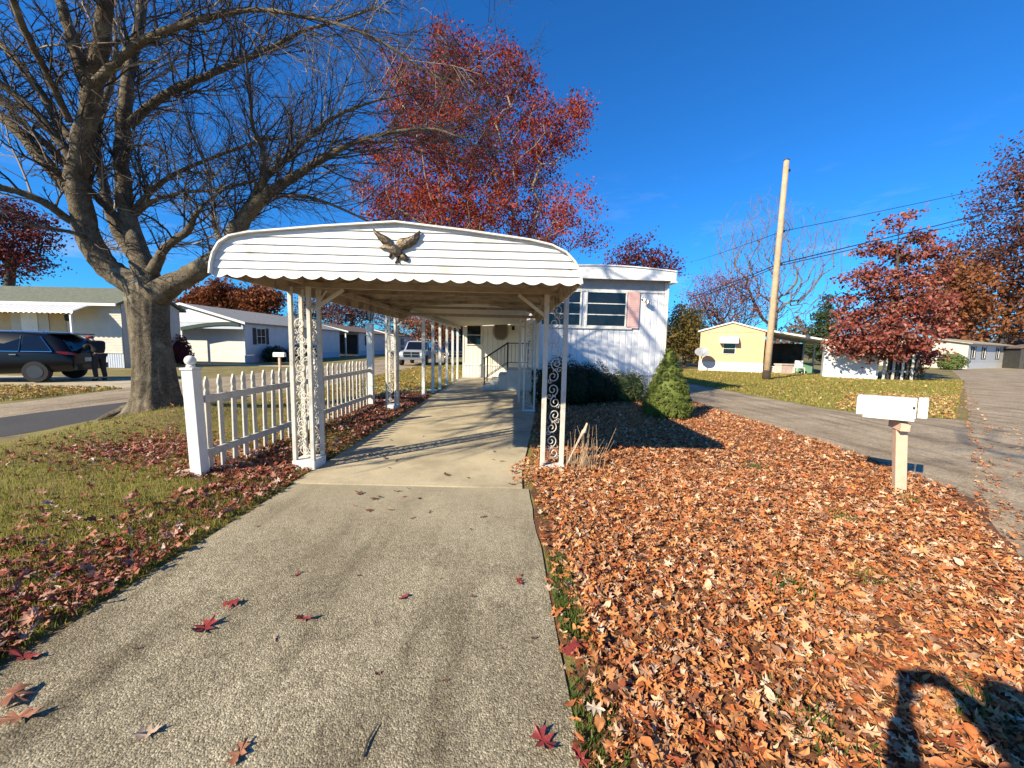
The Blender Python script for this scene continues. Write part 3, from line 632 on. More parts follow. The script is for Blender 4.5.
# the room across the end of the driveway
sun = thing('sunroom', 'cream ribbed end room with an oval window at the end of the carport', 'house extension', (-1, 19.1, 0))
cream = mat('cream_ribbed_siding', (.72, .69, .6), .5, .06, 2, .04, 15)
T1 = Matrix.Translation((1, 0, 0))
m = MB(); groove(m, -2.41, .42, .66, 2.95, 0, .24, T1); part(m, 'front_wall', cream, sun)
m = MB(); m.box(-1.41, -1.35, .005, 3.5, 0, 2.95); m.box(1.36, 1.42, .005, 3.5, 0, 2.95); m.box(-1.41, 1.42, 3.5, 3.56, 0, 2.95); part(m, 'side_walls', cream, sun)
m = MB(); groove(m, -2.41, .42, .0, .6, -.02, .16, T1); m.box(-1.43, 1.42, -.045, -.004, .6, .67); part(m, 'skirting', white, sun)
m = MB(); m.box(-1.46, 1.42, -.08, 3.6, 2.96, 3.06); part(m, 'roof', fasciam, sun)
m = MB(); m.box(-1.44, -1.38, -.03, .03, 0, 2.95); part(m, 'corner_trim', white, sun)
window(sun, -2.22, -1.57, 1.64, 2.52, -.001, T1, 2, frame=cream)
def ell(cx, cz, a, b, n=28, p=2.6): return [(cx + a * math.copysign(abs(math.cos(t)) ** (2 / p), math.cos(t)), cz + b * math.copysign(abs(math.sin(t)) ** (2 / p), math.sin(t))) for t in [2 * math.pi * k / n for k in range(n)]]
m = MB(); e1, e2 = ell(.41, 2.3, .37, .45), ell(.41, 2.3, .3, .38); n = len(e1)
m.add([(x, -.045, z) for x, z in e1] + [(x, -.045, z) for x, z in e2] + [(x, -.004, z) for x, z in e1] + [(x, -.012, z) for x, z in e2], [(i, (i + 1) % n, (i + 1) % n + n, i + n) for i in range(n)] + [(i, i + 2 * n, (i + 1) % n + 2 * n, (i + 1) % n) for i in range(n)] + [(i + n, (i + 1) % n + n, (i + 1) % n + 3 * n, i + 3 * n) for i in range(n)])
ov = part(m, 'oval_window', mat('oval_frame', (.3, .25, .17), .6), sun)
m = MB(); m.prism(ell(.41, 2.3, .302, .382), 'y', -.022, -.014); p = m.build('pane', glass('tinted_glass', (.16, .13, .09), .12)); p.parent = ov
m = MB(); m.box(.93, 1.07, -.1, -.004, 2.35, 2.55); part(m, 'wall_lamp', darkmetal, sun)
m = MB(); m.box(.86, 1.4, -.03, -.003, .7, 2.72); do = part(m, 'door', cream, sun)

# steps and hand rails
steps = thing('porch_steps', 'white concrete steps rising to the right to the house door', 'steps', (-.3, 14.5, 0))
for k in range(4):
    x0 = -1.05 + .28 * k; x1 = (x0 + .28) if k < 3 else .68
    b = MB(); b.box(x0 + .002, x1, 13.66, 15.3, 0.02, .19 * (k + 1)); wpart(b, 'step' if k < 3 else 'landing', concrete2, steps, bevel=.012)
rail = thing('hand_rail', 'black iron hand rails on both sides of the white porch steps', 'hand rail', (-.3, 14.5, 0))
for y in (13.74, 15.24):
    b = MB(); b.box(-1.0, -.96, y - .02, y + .02, .19, 1.15); wpart(b, 'post', darkmetal, rail)
    b = MB(); b.box(-.2, -.16, y - .02, y + .02, .76, 1.72); wpart(b, 'post', darkmetal, rail)
    b = MB(); b.bar((-1.02, y, 1.13), (-.18, y, 1.7), .035); b.bar((-1.0, y, .4), (-.18, y, .97), .025); wpart(b, 'rail', darkmetal, rail)
    b = MB()
    for k in range(5): x = -.86 + k * .14; b.bar((x, y, .4 + (x + 1) * .69), (x, y, 1.13 + (x + 1) * .68), .014)
    wpart(b, 'balusters', darkmetal, rail)
y = 15.24
b = MB(); b.box(.58, .62, y - .02, y + .02, .76, 1.72); wpart(b, 'post', darkmetal, rail)
b = MB(); b.bar((-.2, y, 1.7), (.64, y, 1.7), .035); b.bar((-.2, y, .95), (.6, y, .95), .025)
for k in range(5): b.bar((-.04 + k * .14, y, .95), (-.04 + k * .14, y, 1.7), .014)
wpart(b, 'rail', darkmetal, rail)

# ------------------------------------------------------------------ mailbox
mbx = thing('mailbox', 'large white mailbox on a leaning tan wooden post', 'mailbox', (4.53, 4.4, 0))
postm = mat('tan_painted_post', (.62, .42, .3), .75, .08, 8, .2, 60)
b = MB(); b.bar((4.53, 4.4, -.05), (4.43, 4.39, .86), .1, .1, roll=(.5, 1, 0)); wpart(b, 'post', postm, mbx, bevel=.004)
b = MB(); b.bar((4.38, 4.27, .785), (4.46, 4.5, .8), .085, .09); wpart(b, 'bracket', postm, mbx, bevel=.004)
ax = Vector((.68, -.73, .02)).normalized(); sd = Vector((0, 0, 1)).cross(ax).normalized(); upv = ax.cross(sd)
Tm = Matrix((ax, sd, upv)).transposed().to_4x4(); Tm.translation = (4.3, 4.4, .865)
mbw = mat('white_mailbox_plastic', (.72, .72, .69), .45, .05, 8, .06, 30, stain=(.52, .5, .44), st=(.55, .78), sscale=7)
sec = lambda w, h, z: [(-w, z), (w, z), (w, z + h * .72), (w * .9, z + h * .88), (w * .6, z + h * .98), (0, z + h * 1.02), (-w * .6, z + h * .98), (-w * .9, z + h * .88), (-w, z + h * .72)]
b = MB(); b.prism(sec(.115, .22, .03), 'x', -.27, .22, Tm); wpart(b, 'box', mbw, mbx, bevel=.01)
b = MB(); b.prism(sec(.128, .215, .045), 'x', .229, .305, Tm); dq = wpart(b, 'door', mbw, mbx, bevel=.008)
b = MB(); b.prism([(-.1, 0), (.1, 0), (.1, .03), (-.1, .03)], 'x', -.21, .21, Tm); wpart(b, 'base_plate', mbw, mbx, bevel=.004)
b = MB(); b.box(.19, .21, -.126, -.117, .14, .165, Tm); wpart(b, 'latch', darkmetal, mbx)

# ------------------------------------------------------------------ stones, brick, stick
stonem = mat('field_stone', (.4, .36, .3), .9, .2, 8, .4, 30)
def stone(name, p, r, m, label, cat, grp=None, sd=0):
    bm = bmesh.new(); bmesh.ops.create_icosphere(bm, subdivisions=2, radius=1); rg = random.Random(sd)
    for v_ in bm.verts:
        k = 1 + rg.uniform(-.14, .14); v_.co = Vector((v_.co.x * r * k, v_.co.y * r * .75 * k, max(v_.co.z, -.35) * r * .55 * k))
    me = bpy.data.meshes.new(name); bm.to_mesh(me); bm.free(); me.materials.append(m); me.polygons.foreach_set('use_smooth', [True] * len(me.polygons))
    o = bpy.data.objects.new(name, me); C.objects.link(o); o.location = (p[0], p[1], ground_z(np.array(p[0]), np.array(p[1])) + r * .16); o.rotation_euler = (0, 0, rg.uniform(0, 6))
    return tag(o, label, cat, grp)
for i, (px, py, r, lb) in enumerate(((222, 473, .07, 'small grey stone right beside the brick at the fence post'), (236, 468, .09, 'flat stone under the second picket of the fence'), (253, 459, .1, 'largest pale stone under the near fence section'), (266, 452, .08, 'rounded stone under the middle of the near fence'), (277, 449, .06, 'smallest stone near the ornate column along the fence'))):
    g = gr(px, py); stone('stone', (g.x, g.y), r, stonem, lb, 'stone', 'stones along the fence foot', i)
b = MB(); b.box(-.1, .1, -.05, .05, 0, .065); bo = b.build('brick', mat('pale_paver', (.5, .42, .3), .9, .1, 10, .3, 60), bevel=.006); g = gr(188, 478); bo.location = (g.x, g.y, .03); bo.rotation_euler = (.05, -.06, .3); tag(bo, 'loose tan paver brick at the foot of the first fence post', 'brick')
stickm = mat('weathered_stick', (.5, .4, .3), .9, .2, 10, .3, 40)
b = MB(); b.tube([(.72, 5.0, .0), (.82, 5.02, .22), (.9, 5.0, .42), (.95, 5.0, .52)], [.012, .012, .016, .028], 6, noise=.2, seed=4); b.tube([(.95, 5.0, .5), (.99, 5.0, .62)], [.03, .012], 6, noise=.2, seed=2)
tag(b.build('stick', stickm), 'pale broken stick leaning out of the dead stems by the column', 'stick')
deadm = mat('dead_stem', (.46, .33, .2), .9, .3, 10)
b = MB(); rg = random.Random(9)
for k in range(85):
    a = rg.uniform(0, 6.28); r0 = rg.uniform(0, .26); x, y = .98 + r0 * math.cos(a), 4.98 + r0 * math.sin(a); h = rg.uniform(.1, .6) * rg.uniform(.6, 1.1); l = rg.uniform(.02, .3) * h * 1.3
    a2 = rg.uniform(0, 6.28); dx, dy = math.cos(a2) * l, math.sin(a2) * l
    b.tube([(x, y, 0), (x + dx * .2, y + dy * .2, h * .5), (x + dx, y + dy, h)], [.0032, .0026, .0016], 4)
tag(b.build('dead_plant', deadm), 'clump of dry tan stems at the foot of the right carport column', 'dead plant')
# ------------------------------------------------------------------ plants
def leaf_cloud(name, P, size, m, parent=None, sd=1, aspect=.55, out=None, spread=.8, face=False):
    rng = np.random.default_rng(sd); n = len(P)
    a = rng.normal(0, 1, (n, 3)); 
    if out is not None: a = a * spread + out
    a /= np.linalg.norm(a, axis=1)[:, None] + 1e-9
    b = np.cross(a, rng.normal(0, 1, (n, 3))); b /= np.linalg.norm(b, axis=1)[:, None] + 1e-9
    if face: a, b = b, np.cross(a, b)
    nn = np.cross(a, b); s_ = rng.uniform(size[0], size[1], n)[:, None]
    V = np.stack([P - a * s_ * .5, P + b * s_ * aspect * .5 + nn * s_ * .08, P + a * s_ * .5, P - b * s_ * aspect * .5 + nn * s_ * .08], 1).reshape(-1, 3)
    Fc = (np.array([(0, 1, 2), (0, 2, 3)])[None] + (np.arange(n) * 4)[:, None, None]).reshape(-1, 3)
    return npmesh(name, V, Fc, m, parent)
def crown_points(blobs, n, rng, shell=2.2):
    vol = np.array([b[3] * b[4] * b[5] for b in blobs]) ** .8; vol /= vol.sum(); k = rng.choice(len(blobs), n, p=vol)
    d = rng.normal(0, 1, (n, 3)); d /= np.linalg.norm(d, axis=1)[:, None]; r = rng.uniform(0, 1, n) ** (1 / shell)
    B = np.array(blobs); return B[k, :3] + d * r[:, None] * B[k, 3:]
def skeleton(base, blobs, n, rng, trunk_top, step=.6, tip=.012, trunk_r=.3, wob_=.12, root_z=-.1, upw=.7):
    pos = [np.array((base[0], base[1], root_z))]; par = [-1]; H = trunk_top
    k = max(3, int(H / step)); top = np.array(blobs).mean(0)[:2]
    for i in range(1, k + 1):
        t = i / k; x = base[0] + (top[0] - base[0]) * t ** 1.6 * .8 + rng.normal(0, wob_ * .3); y = base[1] + (top[1] - base[1]) * t ** 1.6 * .8 + rng.normal(0, wob_ * .3)
        pos.append(np.array((x, y, root_z + (H - root_z) * t))); par.append(i - 1)
    A = crown_points(blobs, n, rng)
    ok0 = max(1, int(k * .32))
    A = A[np.argsort(np.linalg.norm(A - pos[k], axis=1))]
    buf = np.zeros((len(pos) + n * 14, 3)); buf[:len(pos)] = np.array(pos); N = len(pos); tips = []
    par = par + [0] * (n * 14)
    for a in A:
        d = a - buf[ok0:N]; L_ = np.linalg.norm(d, axis=1); cost = L_ * (1 + upw * np.clip(-d[:, 2] / (L_ + 1e-6) + (.25 if upw < 1 else .75), 0, 1.2))
        j = int(np.argmin(cost)) + ok0; l = L_[j - ok0]
        if l < step * .3: tips.append(a); continue
        m = min(12, max(1, int(l / step))); p0 = buf[j].copy(); prev = j
        sag = np.array((0, 0, 1)) * l * .12
        for i in range(1, m + 1):
            t = i / m; q = p0 + (a - p0) * t - sag * math.sin(math.pi * t) * (1 if a[2] > p0[2] else -.4) + (rng.normal(0, wob_ * step, 3) if i < m else 0)
            buf[N] = q; par[N] = prev; prev = N; N += 1
        tips.append(a)
    buf = buf[:N]; par = np.array(par[:N]); ch = [[] for _ in range(N)]
    for i in range(1, N): ch[par[i]].append(i)
    cnt = np.zeros(N)
    for i in range(N - 1, -1, -1): cnt[i] = max(1, sum(cnt[j] for j in ch[i]))
    p = math.log(max(2, cnt[0])) / math.log(max(1.5, trunk_r / tip)); rad = tip * cnt ** (1 / p)
    return buf, ch, cnt, rad, np.array(tips)
def sweep(mb, buf, ch, cnt, rad, nmax=9, flare=True):
    stack = [(0, None)]
    while stack:
        i, p = stack.pop(); pts, rr = [], []
        if p is not None: pts.append(buf[p]); rr.append(min(rad[p], rad[i] * 1.15))
        while True:
            pts.append(buf[i]); rr.append(rad[i])
            if not ch[i]: break
            c_ = max(ch[i], key=lambda q: cnt[q])
            for q in ch[i]:
                if q != c_: stack.append((q, i))
            i = c_
        if p is None and flare: rr[0] *= 1.7
        n = nmax if rr[0] > .15 else 6 if rr[0] > .06 else 4 if rr[0] > .02 else 3
        if len(pts) > 1: mb.tube(pts, rr, n, cap=False, noise=.06 if n > 5 else 0, seed=len(pts))
def env_tree(name, label, base, blobs, n, trunk_r, top, leaf=None, seed=1, step=.6, tip=.012, group=None, tm=None, cat='tree', upw=.7, wob_=.12):
    rng = np.random.default_rng(seed)
    B = [(b[0] - base[0], b[1] - base[1], b[2], b[3], b[4], b[5]) for b in blobs]
    t = thing(name, label, cat, (base[0], base[1], 0), 0, group)
    buf, ch, cnt, rad, tips = skeleton((0, 0), B, n, rng, top, step, tip, trunk_r, wob_, -.1, upw)
    mb = MB(); sweep(mb, buf, ch, cnt, rad); part(mb, 'trunk', tm or twigm, t, smooth=True, fix=False)
    if leaf:
        k, cr, size, m = leaf
        P = np.repeat(tips, k, 0) + rng.normal(0, cr, (len(tips) * k, 3)) * np.array((1, 1, .7)); P = P[P[:, 2] > .3]
        leaf_cloud('crown', P, size, m, t, seed)
    return t
def blob(px, py, Y, rpx, q=1.0, dy=0):
    p = at(px, py, Y + dy); r = rpx * Y / F_PX; return (p.x, p.y, p.z, r * .95, r, r * q)
redcrown = leafmat('red_oak_leaf', [(0, (.25, .028, .018)), (1, (.085, .013, .013)), (.3, (.4, .065, .024)), (.55, (.15, .018, .016)), (.8, (.31, .07, .03))], .7, .22, .1)
pinkred = leafmat('pinkish_red_oak_leaf', [(0, (.23, .045, .032)), (1, (.09, .018, .016)), (.3, (.33, .1, .068)), (.55, (.16, .03, .024)), (.8, (.42, .2, .145))], .65, .22, .12)
maroon = leafmat('maroon_leaf', [(0, (.09, .014, .018)), (1, (.17, .035, .03)), (.5, (.12, .02, .02))], .6, .3)
purple = leafmat('purple_brown_leaf', [(0, (.13, .045, .04)), (1, (.2, .08, .06)), (.5, (.1, .035, .032))], .6, .3)
rust = leafmat('rust_leaf', [(0, (.24, .085, .03)), (1, (.16, .07, .035)), (.4, (.3, .13, .05)), (.7, (.2, .06, .025))], .6, .3)
orange = leafmat('orange_leaf', [(0, (.22, .06, .02)), (1, (.15, .035, .015)), (.5, (.19, .07, .025))], .6, .3)
olive = leafmat('olive_orange_leaf', [(0, (.18, .15, .04)), (1, (.3, .15, .05)), (.5, (.12, .12, .035))], .6, .3)
yewm = leafmat('yew_needle', [(0, (.02, .032, .01)), (1, (.035, .05, .016)), (.5, (.014, .026, .009))], .55, .15)
sprucem = leafmat('spruce_needle', [(0, (.085, .12, .022)), (1, (.2, .21, .045)), (.5, (.13, .165, .03))], .6, .15)
pinem = leafmat('pine_needle', [(0, (.03, .05, .025)), (1, (.06, .08, .03))], .6, .15)

Yo = 25
env_tree('red_oak_tree', 'largest red oak, rising behind the carport roof', (-2.0, 26), [blob(x, y, Yo, r, .9, d) for x, y, r, d in
    ((452, 58, 32, 0), (418, 95, 42, -1), (492, 90, 44, 1), (520, 75, 24, 0), (556, 128, 36, 0), (575, 118, 16, 1), (440, 150, 55, -2), (515, 165, 52, 2), (395, 195, 40, 0), (562, 215, 36, -1), (592, 240, 16, 0), (465, 215, 55, -2), (380, 155, 22, 1), (425, 235, 48, 1), (530, 240, 40, 2))],
    1150, .42, 8, (50, .34, (.11, .22), redcrown), 5, .7, .014, tm=palebark, upw=1.2, wob_=.08)
b2 = at(893, 376, 24)
env_tree('red_oak_tree', 'pinkish red oak with a drooping skirt of leaves beside the white shed', (b2.x, b2.y), [blob(x, y, 24, r, .55, d) for x, y, r, d in
    ((908, 214, 12, 0), (890, 228, 16, 0), (922, 238, 16, 1), (872, 250, 16, 0), (935, 252, 10, 0), (900, 258, 26, 1), (860, 278, 18, -1), (925, 276, 22, 1), (890, 286, 26, 0), (850, 300, 14, 0), (908, 308, 34, 0), (868, 318, 26, 0), (940, 305, 16, 1), (845, 330, 16, -1), (930, 328, 22, 0), (890, 335, 34, -1), (858, 345, 22, -1), (842, 316, 12, 0), (836, 340, 11, 0), (915, 352, 22, 0), (882, 352, 20, -1))],
    520, .2, 8.0, (26, .22, (.15, .3), pinkred), 6, .6, .012)
env_tree('tall_tree', 'tallest purple brown tree at the right edge over the far house', (92, 62), [blob(x, y, 60, r, 1, 0) for x, y, r in
    ((1000, 185, 28), (1018, 165, 26), (1020, 225, 40), (985, 240, 26), (1045, 200, 50), (965, 250, 16), (1015, 255, 30))], 420, .7, 20, (16, .9, (.3, .6), purple), 7, 1.6, .035)
for i, (px, Y_, bl, lb) in enumerate(((952, 60, ((955, 290, 30), (940, 310, 24), (965, 320, 28), (950, 270, 18)), 'rust brown tree just right of the pinkish red oak'), (1000, 66, ((1000, 285, 34), (985, 315, 34), (1020, 310, 36), (1010, 265, 26), (1045, 300, 40)), 'broad rust brown tree behind the far right house'))):
    p = at(px, 352, Y_); env_tree('rust_tree', lb, (p.x, Y_), [blob(x, y, Y_, r, .9) for x, y, r in bl], 260, .5, 10, (26, .8, (.4, .8), rust), 30 + i, 1.4, .03, 'rust brown trees on the right')
env_tree('maroon_tree', 'small maroon tree just above the roof of the white home', (at(645, 300, 40).x, 40), [blob(x, y, 40, r) for x, y, r in ((645, 255, 20), (622, 262, 18), (662, 266, 18), (640, 280, 24))], 300, .25, 7, (14, .4, (.18, .34), maroon), 8, .8, .02)
env_tree('purple_twig_tree', 'twiggy purple tree behind the yellow home, left of the pole', (at(722, 350, 48).x, 48), [blob(x, y, 48, r) for x, y, r in ((712, 295, 26), (740, 285, 22), (692, 312, 20), (755, 308, 22), (720, 320, 26))], 800, .3, 6, (11, .45, (.13, .28), leafmat('pink_brown_leaf', [(0, (.26, .09, .08)), (1, (.38, .17, .13)), (.5, (.2, .07, .06))], .6, .3)), 9, .8, .018, upw=1.8, wob_=.06)
env_tree('bare_tree', 'tall leafless tree behind the leaning utility pole', (at(772, 350, 50).x, 50), [blob(x, y, 50, r) for x, y, r in ((755, 232, 36), (800, 240, 36), (728, 268, 26), (818, 268, 24), (780, 285, 36), (838, 236, 16), (775, 205, 18), (735, 240, 22), (800, 310, 28))], 1300, .34, 10, None, 10, .9, .018, tm=mat('grey_twig_bark', (.16, .135, .12), .85, .25, 2), upw=2.2, wob_=.06)
env_tree('shrub_tree', 'olive and orange shrubby tree between the white and yellow homes', (at(684, 365, 36).x, 36), [blob(x, y, 36, r, 1.2) for x, y, r in ((684, 320, 14), (692, 345, 14), (676, 345, 13), (690, 330, 12), (668, 335, 12))], 260, .15, 4, (30, .35, (.16, .3), olive), 11, .6, .015)
env_tree('pine_tree', 'dark pine rising between the yellow home and the red oak', (at(826, 360, 48).x, 48), [blob(x, y, 48, r, .5) for x, y, r in ((828, 297, 4), (827, 306, 7), (826, 316, 10), (824, 327, 13), (823, 339, 16), (822, 350, 18))], 260, .25, 8, (26, .35, (.2, .45), pinem), 12, .7, .02)
env_tree('maroon_tree', 'dark maroon tree at the left edge above the shingled roof', (at(8, 340, 36).x, 36), [blob(x, y, 36, r) for x, y, r in ((18, 220, 22), (-5, 225, 30), (42, 235, 15), (15, 252, 26), (38, 262, 14), (-20, 260, 30))], 420, .35, 9, (18, .45, (.2, .36), maroon), 13, .9, .02)
for i, (px, bl, lb) in enumerate(((215, ((205, 298, 14), (222, 292, 14), (192, 302, 11), (215, 306, 16)), 'orange tree over the left half of the white gabled house'), (262, ((255, 296, 14), (272, 298, 13), (240, 300, 12), (262, 306, 15)), 'orange tree over the right half of the white gabled house'))):
    env_tree('orange_tree', lb, (at(px, 345, 62).x, 62), [blob(x, y, 62, r, .8) for x, y, r in bl], 200, .3, 6, (28, .6, (.35, .7), orange), 40 + i, 1.2, .03, 'orange trees behind the white gabled house')
for i, (px, Y_, h, m, lb) in enumerate(((318, 70, 300, purple, 'brown tree left of the lamp post seen under the carport'), (352, 66, 304, purple, 'brown tree right behind the second white house'), (398, 74, 306, rust, 'rust tinted tree beyond the lamp post'), (432, 60, 318, rust, 'rust tree behind the grey pickup'), (462, 64, 322, purple, 'brown tree beside the cream end room'))):
    env_tree('brown_tree', lb, (at(px, 345, Y_).x, Y_), [blob(px, h, Y_, 20, .9), blob(px - 15, h + 10, Y_, 15), blob(px + 14, h + 8, Y_, 16), blob(px, h + 16, Y_, 17)], 260, .3, 6, (12, .6, (.25, .5), m), 50 + i, 1.2, .03, 'brown trees beyond the left road')
rng = np.random.default_rng(77)
th = rng.uniform(-1.15, 1.25, 26000); dd = rng.uniform(120, 190, 26000); hm = 5 + 3.5 * np.sin(th * 23) + 2 * np.sin(th * 61 + 1)
Pw = np.stack([dd * np.sin(th), dd * np.cos(th), rng.uniform(0, 1, 26000) ** .8 * np.clip(hm, 2.5, 12)], 1)
tag(leaf_cloud('far_woods', Pw, (.9, 2.0), leafmat('far_wood_leaf', [(0, (.14, .08, .06)), (1, (.2, .11, .08)), (.5, (.1, .075, .055))], .8, .2), None, 3), 'brown belt of far autumn woods along the horizon', 'woods', kind='stuff')

# conical spruce
def bush(name, label, base, cone=None, ells=None, n=8000, size=(.04, .08), m=None, sd=1, group=None, cat='shrub', stem=.5):
    rng = np.random.default_rng(sd); t = thing(name, label, cat, (base[0], base[1], 0), 0, group)
    if cone:
        r, h = cone; k = rng.uniform(0, 1, n); z = 1 - np.sqrt(1 - k * .995); a = rng.uniform(0, 2 * np.pi, n)
        lump = .17 * np.abs(np.sin(a * 3.5 + z * 9) * np.sin(z * 15 - a * 2 + 1)) + .17 * np.abs(np.sin(a * 6.5 + z * 17) * np.sin(z * 24 + a * 2)) - .12
        rr = r * (np.clip(1 - z, 0, 1) ** .85 * (1 - np.exp(-z * 14) * .25)) * (.9 + lump * .6)
        M_ = 950; sc_ = np.stack([rr[:M_] * np.cos(a[:M_]), rr[:M_] * np.sin(a[:M_]), .08 + z[:M_] * (h - .1)], 1); k_ = rng.integers(0, M_, n)
        d = rng.normal(0, 1, (n, 3)); d /= np.linalg.norm(d, axis=1)[:, None]; od = np.stack([np.cos(a[:M_]), np.sin(a[:M_]), np.full(M_, .55)], 1)[k_]
        sz_ = rng.uniform(.032, .062, M_)[k_][:, None] * (.55 + .45 * (1 - z[:M_][k_]))[:, None]
        P = sc_[k_] + d * sz_ * rng.uniform(.75, 1.05, (n, 1)) + od * (d * od).sum(1)[:, None] * sz_ * .5; out = d * .7 + od * .7; P[:, 2] = np.maximum(P[:, 2], .02)
        c_ = MB(); c_.lathe([(r * .66, .1), (r * .74, .25), (r * .56, h * .4), (r * .33, h * .65), (r * .08, h * .9)], 0, 0, 14)
    else:
        E_ = np.array(ells); vol = E_[:, 3] * E_[:, 4] + E_[:, 4] * E_[:, 5]; k = rng.choice(len(E_), n, p=vol / vol.sum()); d = rng.normal(0, 1, (n, 3)); d /= np.linalg.norm(d, axis=1)[:, None]
        lump = 1 + .13 * np.sin(d[:, 0] * 7 + k) * np.sin(d[:, 1] * 6 + 2) + .1 * np.sin(d[:, 2] * 11 + d[:, 0] * 9)
        P = E_[k, :3] + d * E_[k, 3:] * (lump * (1 - np.abs(rng.normal(0, .14, n))))[:, None]; ok = P[:, 2] > .02; P = P[ok]; out = d[ok] + np.array((0, 0, .3))
        c_ = MB()
        for e in ells:
            q = [(math.sin(math.pi * j / 8) * .72, -math.cos(math.pi * j / 8) * .72) for j in range(1, 8)]; b_ = MB(); b_.lathe(q, 0, 0, 12); c_.add([(e[0] + x * e[3], e[1] + y * e[4], max(.02, e[2] + z * e[5])) for x, y, z in b_.v], b_.f)
    leaf_cloud('foliage', P, size, m, t, sd, .5, out, .45, True)
    part(c_, 'inner_foliage', m, t, smooth=True)
    s_ = MB(); s_.tube([(0, 0, -.02), (0.01, 0, stem)], [.045, .03], 7); part(s_, 'stem', bark, t)
    return t
bush('conical_spruce', 'bright green cone shaped dwarf spruce by the side driveway', (3.62, 9.0), cone=(.64, 1.72), n=40000, size=(.016, .04), m=sprucem, sd=3, cat='spruce')
bush('yew_bush', 'dark yew nearest the carport column, left of the others', (1.35, 10.7), ells=[(0, 0, .62, .66, .62, .72), (-.35, .2, .5, .45, .45, .6), (.35, -.1, .5, .5, .5, .62)], n=9000, m=yewm, sd=4, group='yews in front of the white home')
bush('yew_bush', 'middle dark yew under the front windows', (2.25, 11.1), ells=[(0, 0, .52, .65, .6, .66), (.4, .1, .42, .45, .45, .5), (-.35, -.1, .5, .5, .45, .62)], n=9000, m=yewm, sd=5, group='yews in front of the white home')
bush('yew_bush', 'dark yew at the right, next to the cone shaped spruce', (3.25, 11.5), ells=[(0, 0, .4, .6, .55, .55), (-.35, .1, .35, .4, .45, .45), (.35, 0, .4, .4, .4, .5)], n=7000, m=leafmat('box_leaf', [(0, (.07, .1, .03)), (1, (.12, .14, .05))], .6, .15), sd=6, group='yews in front of the white home')

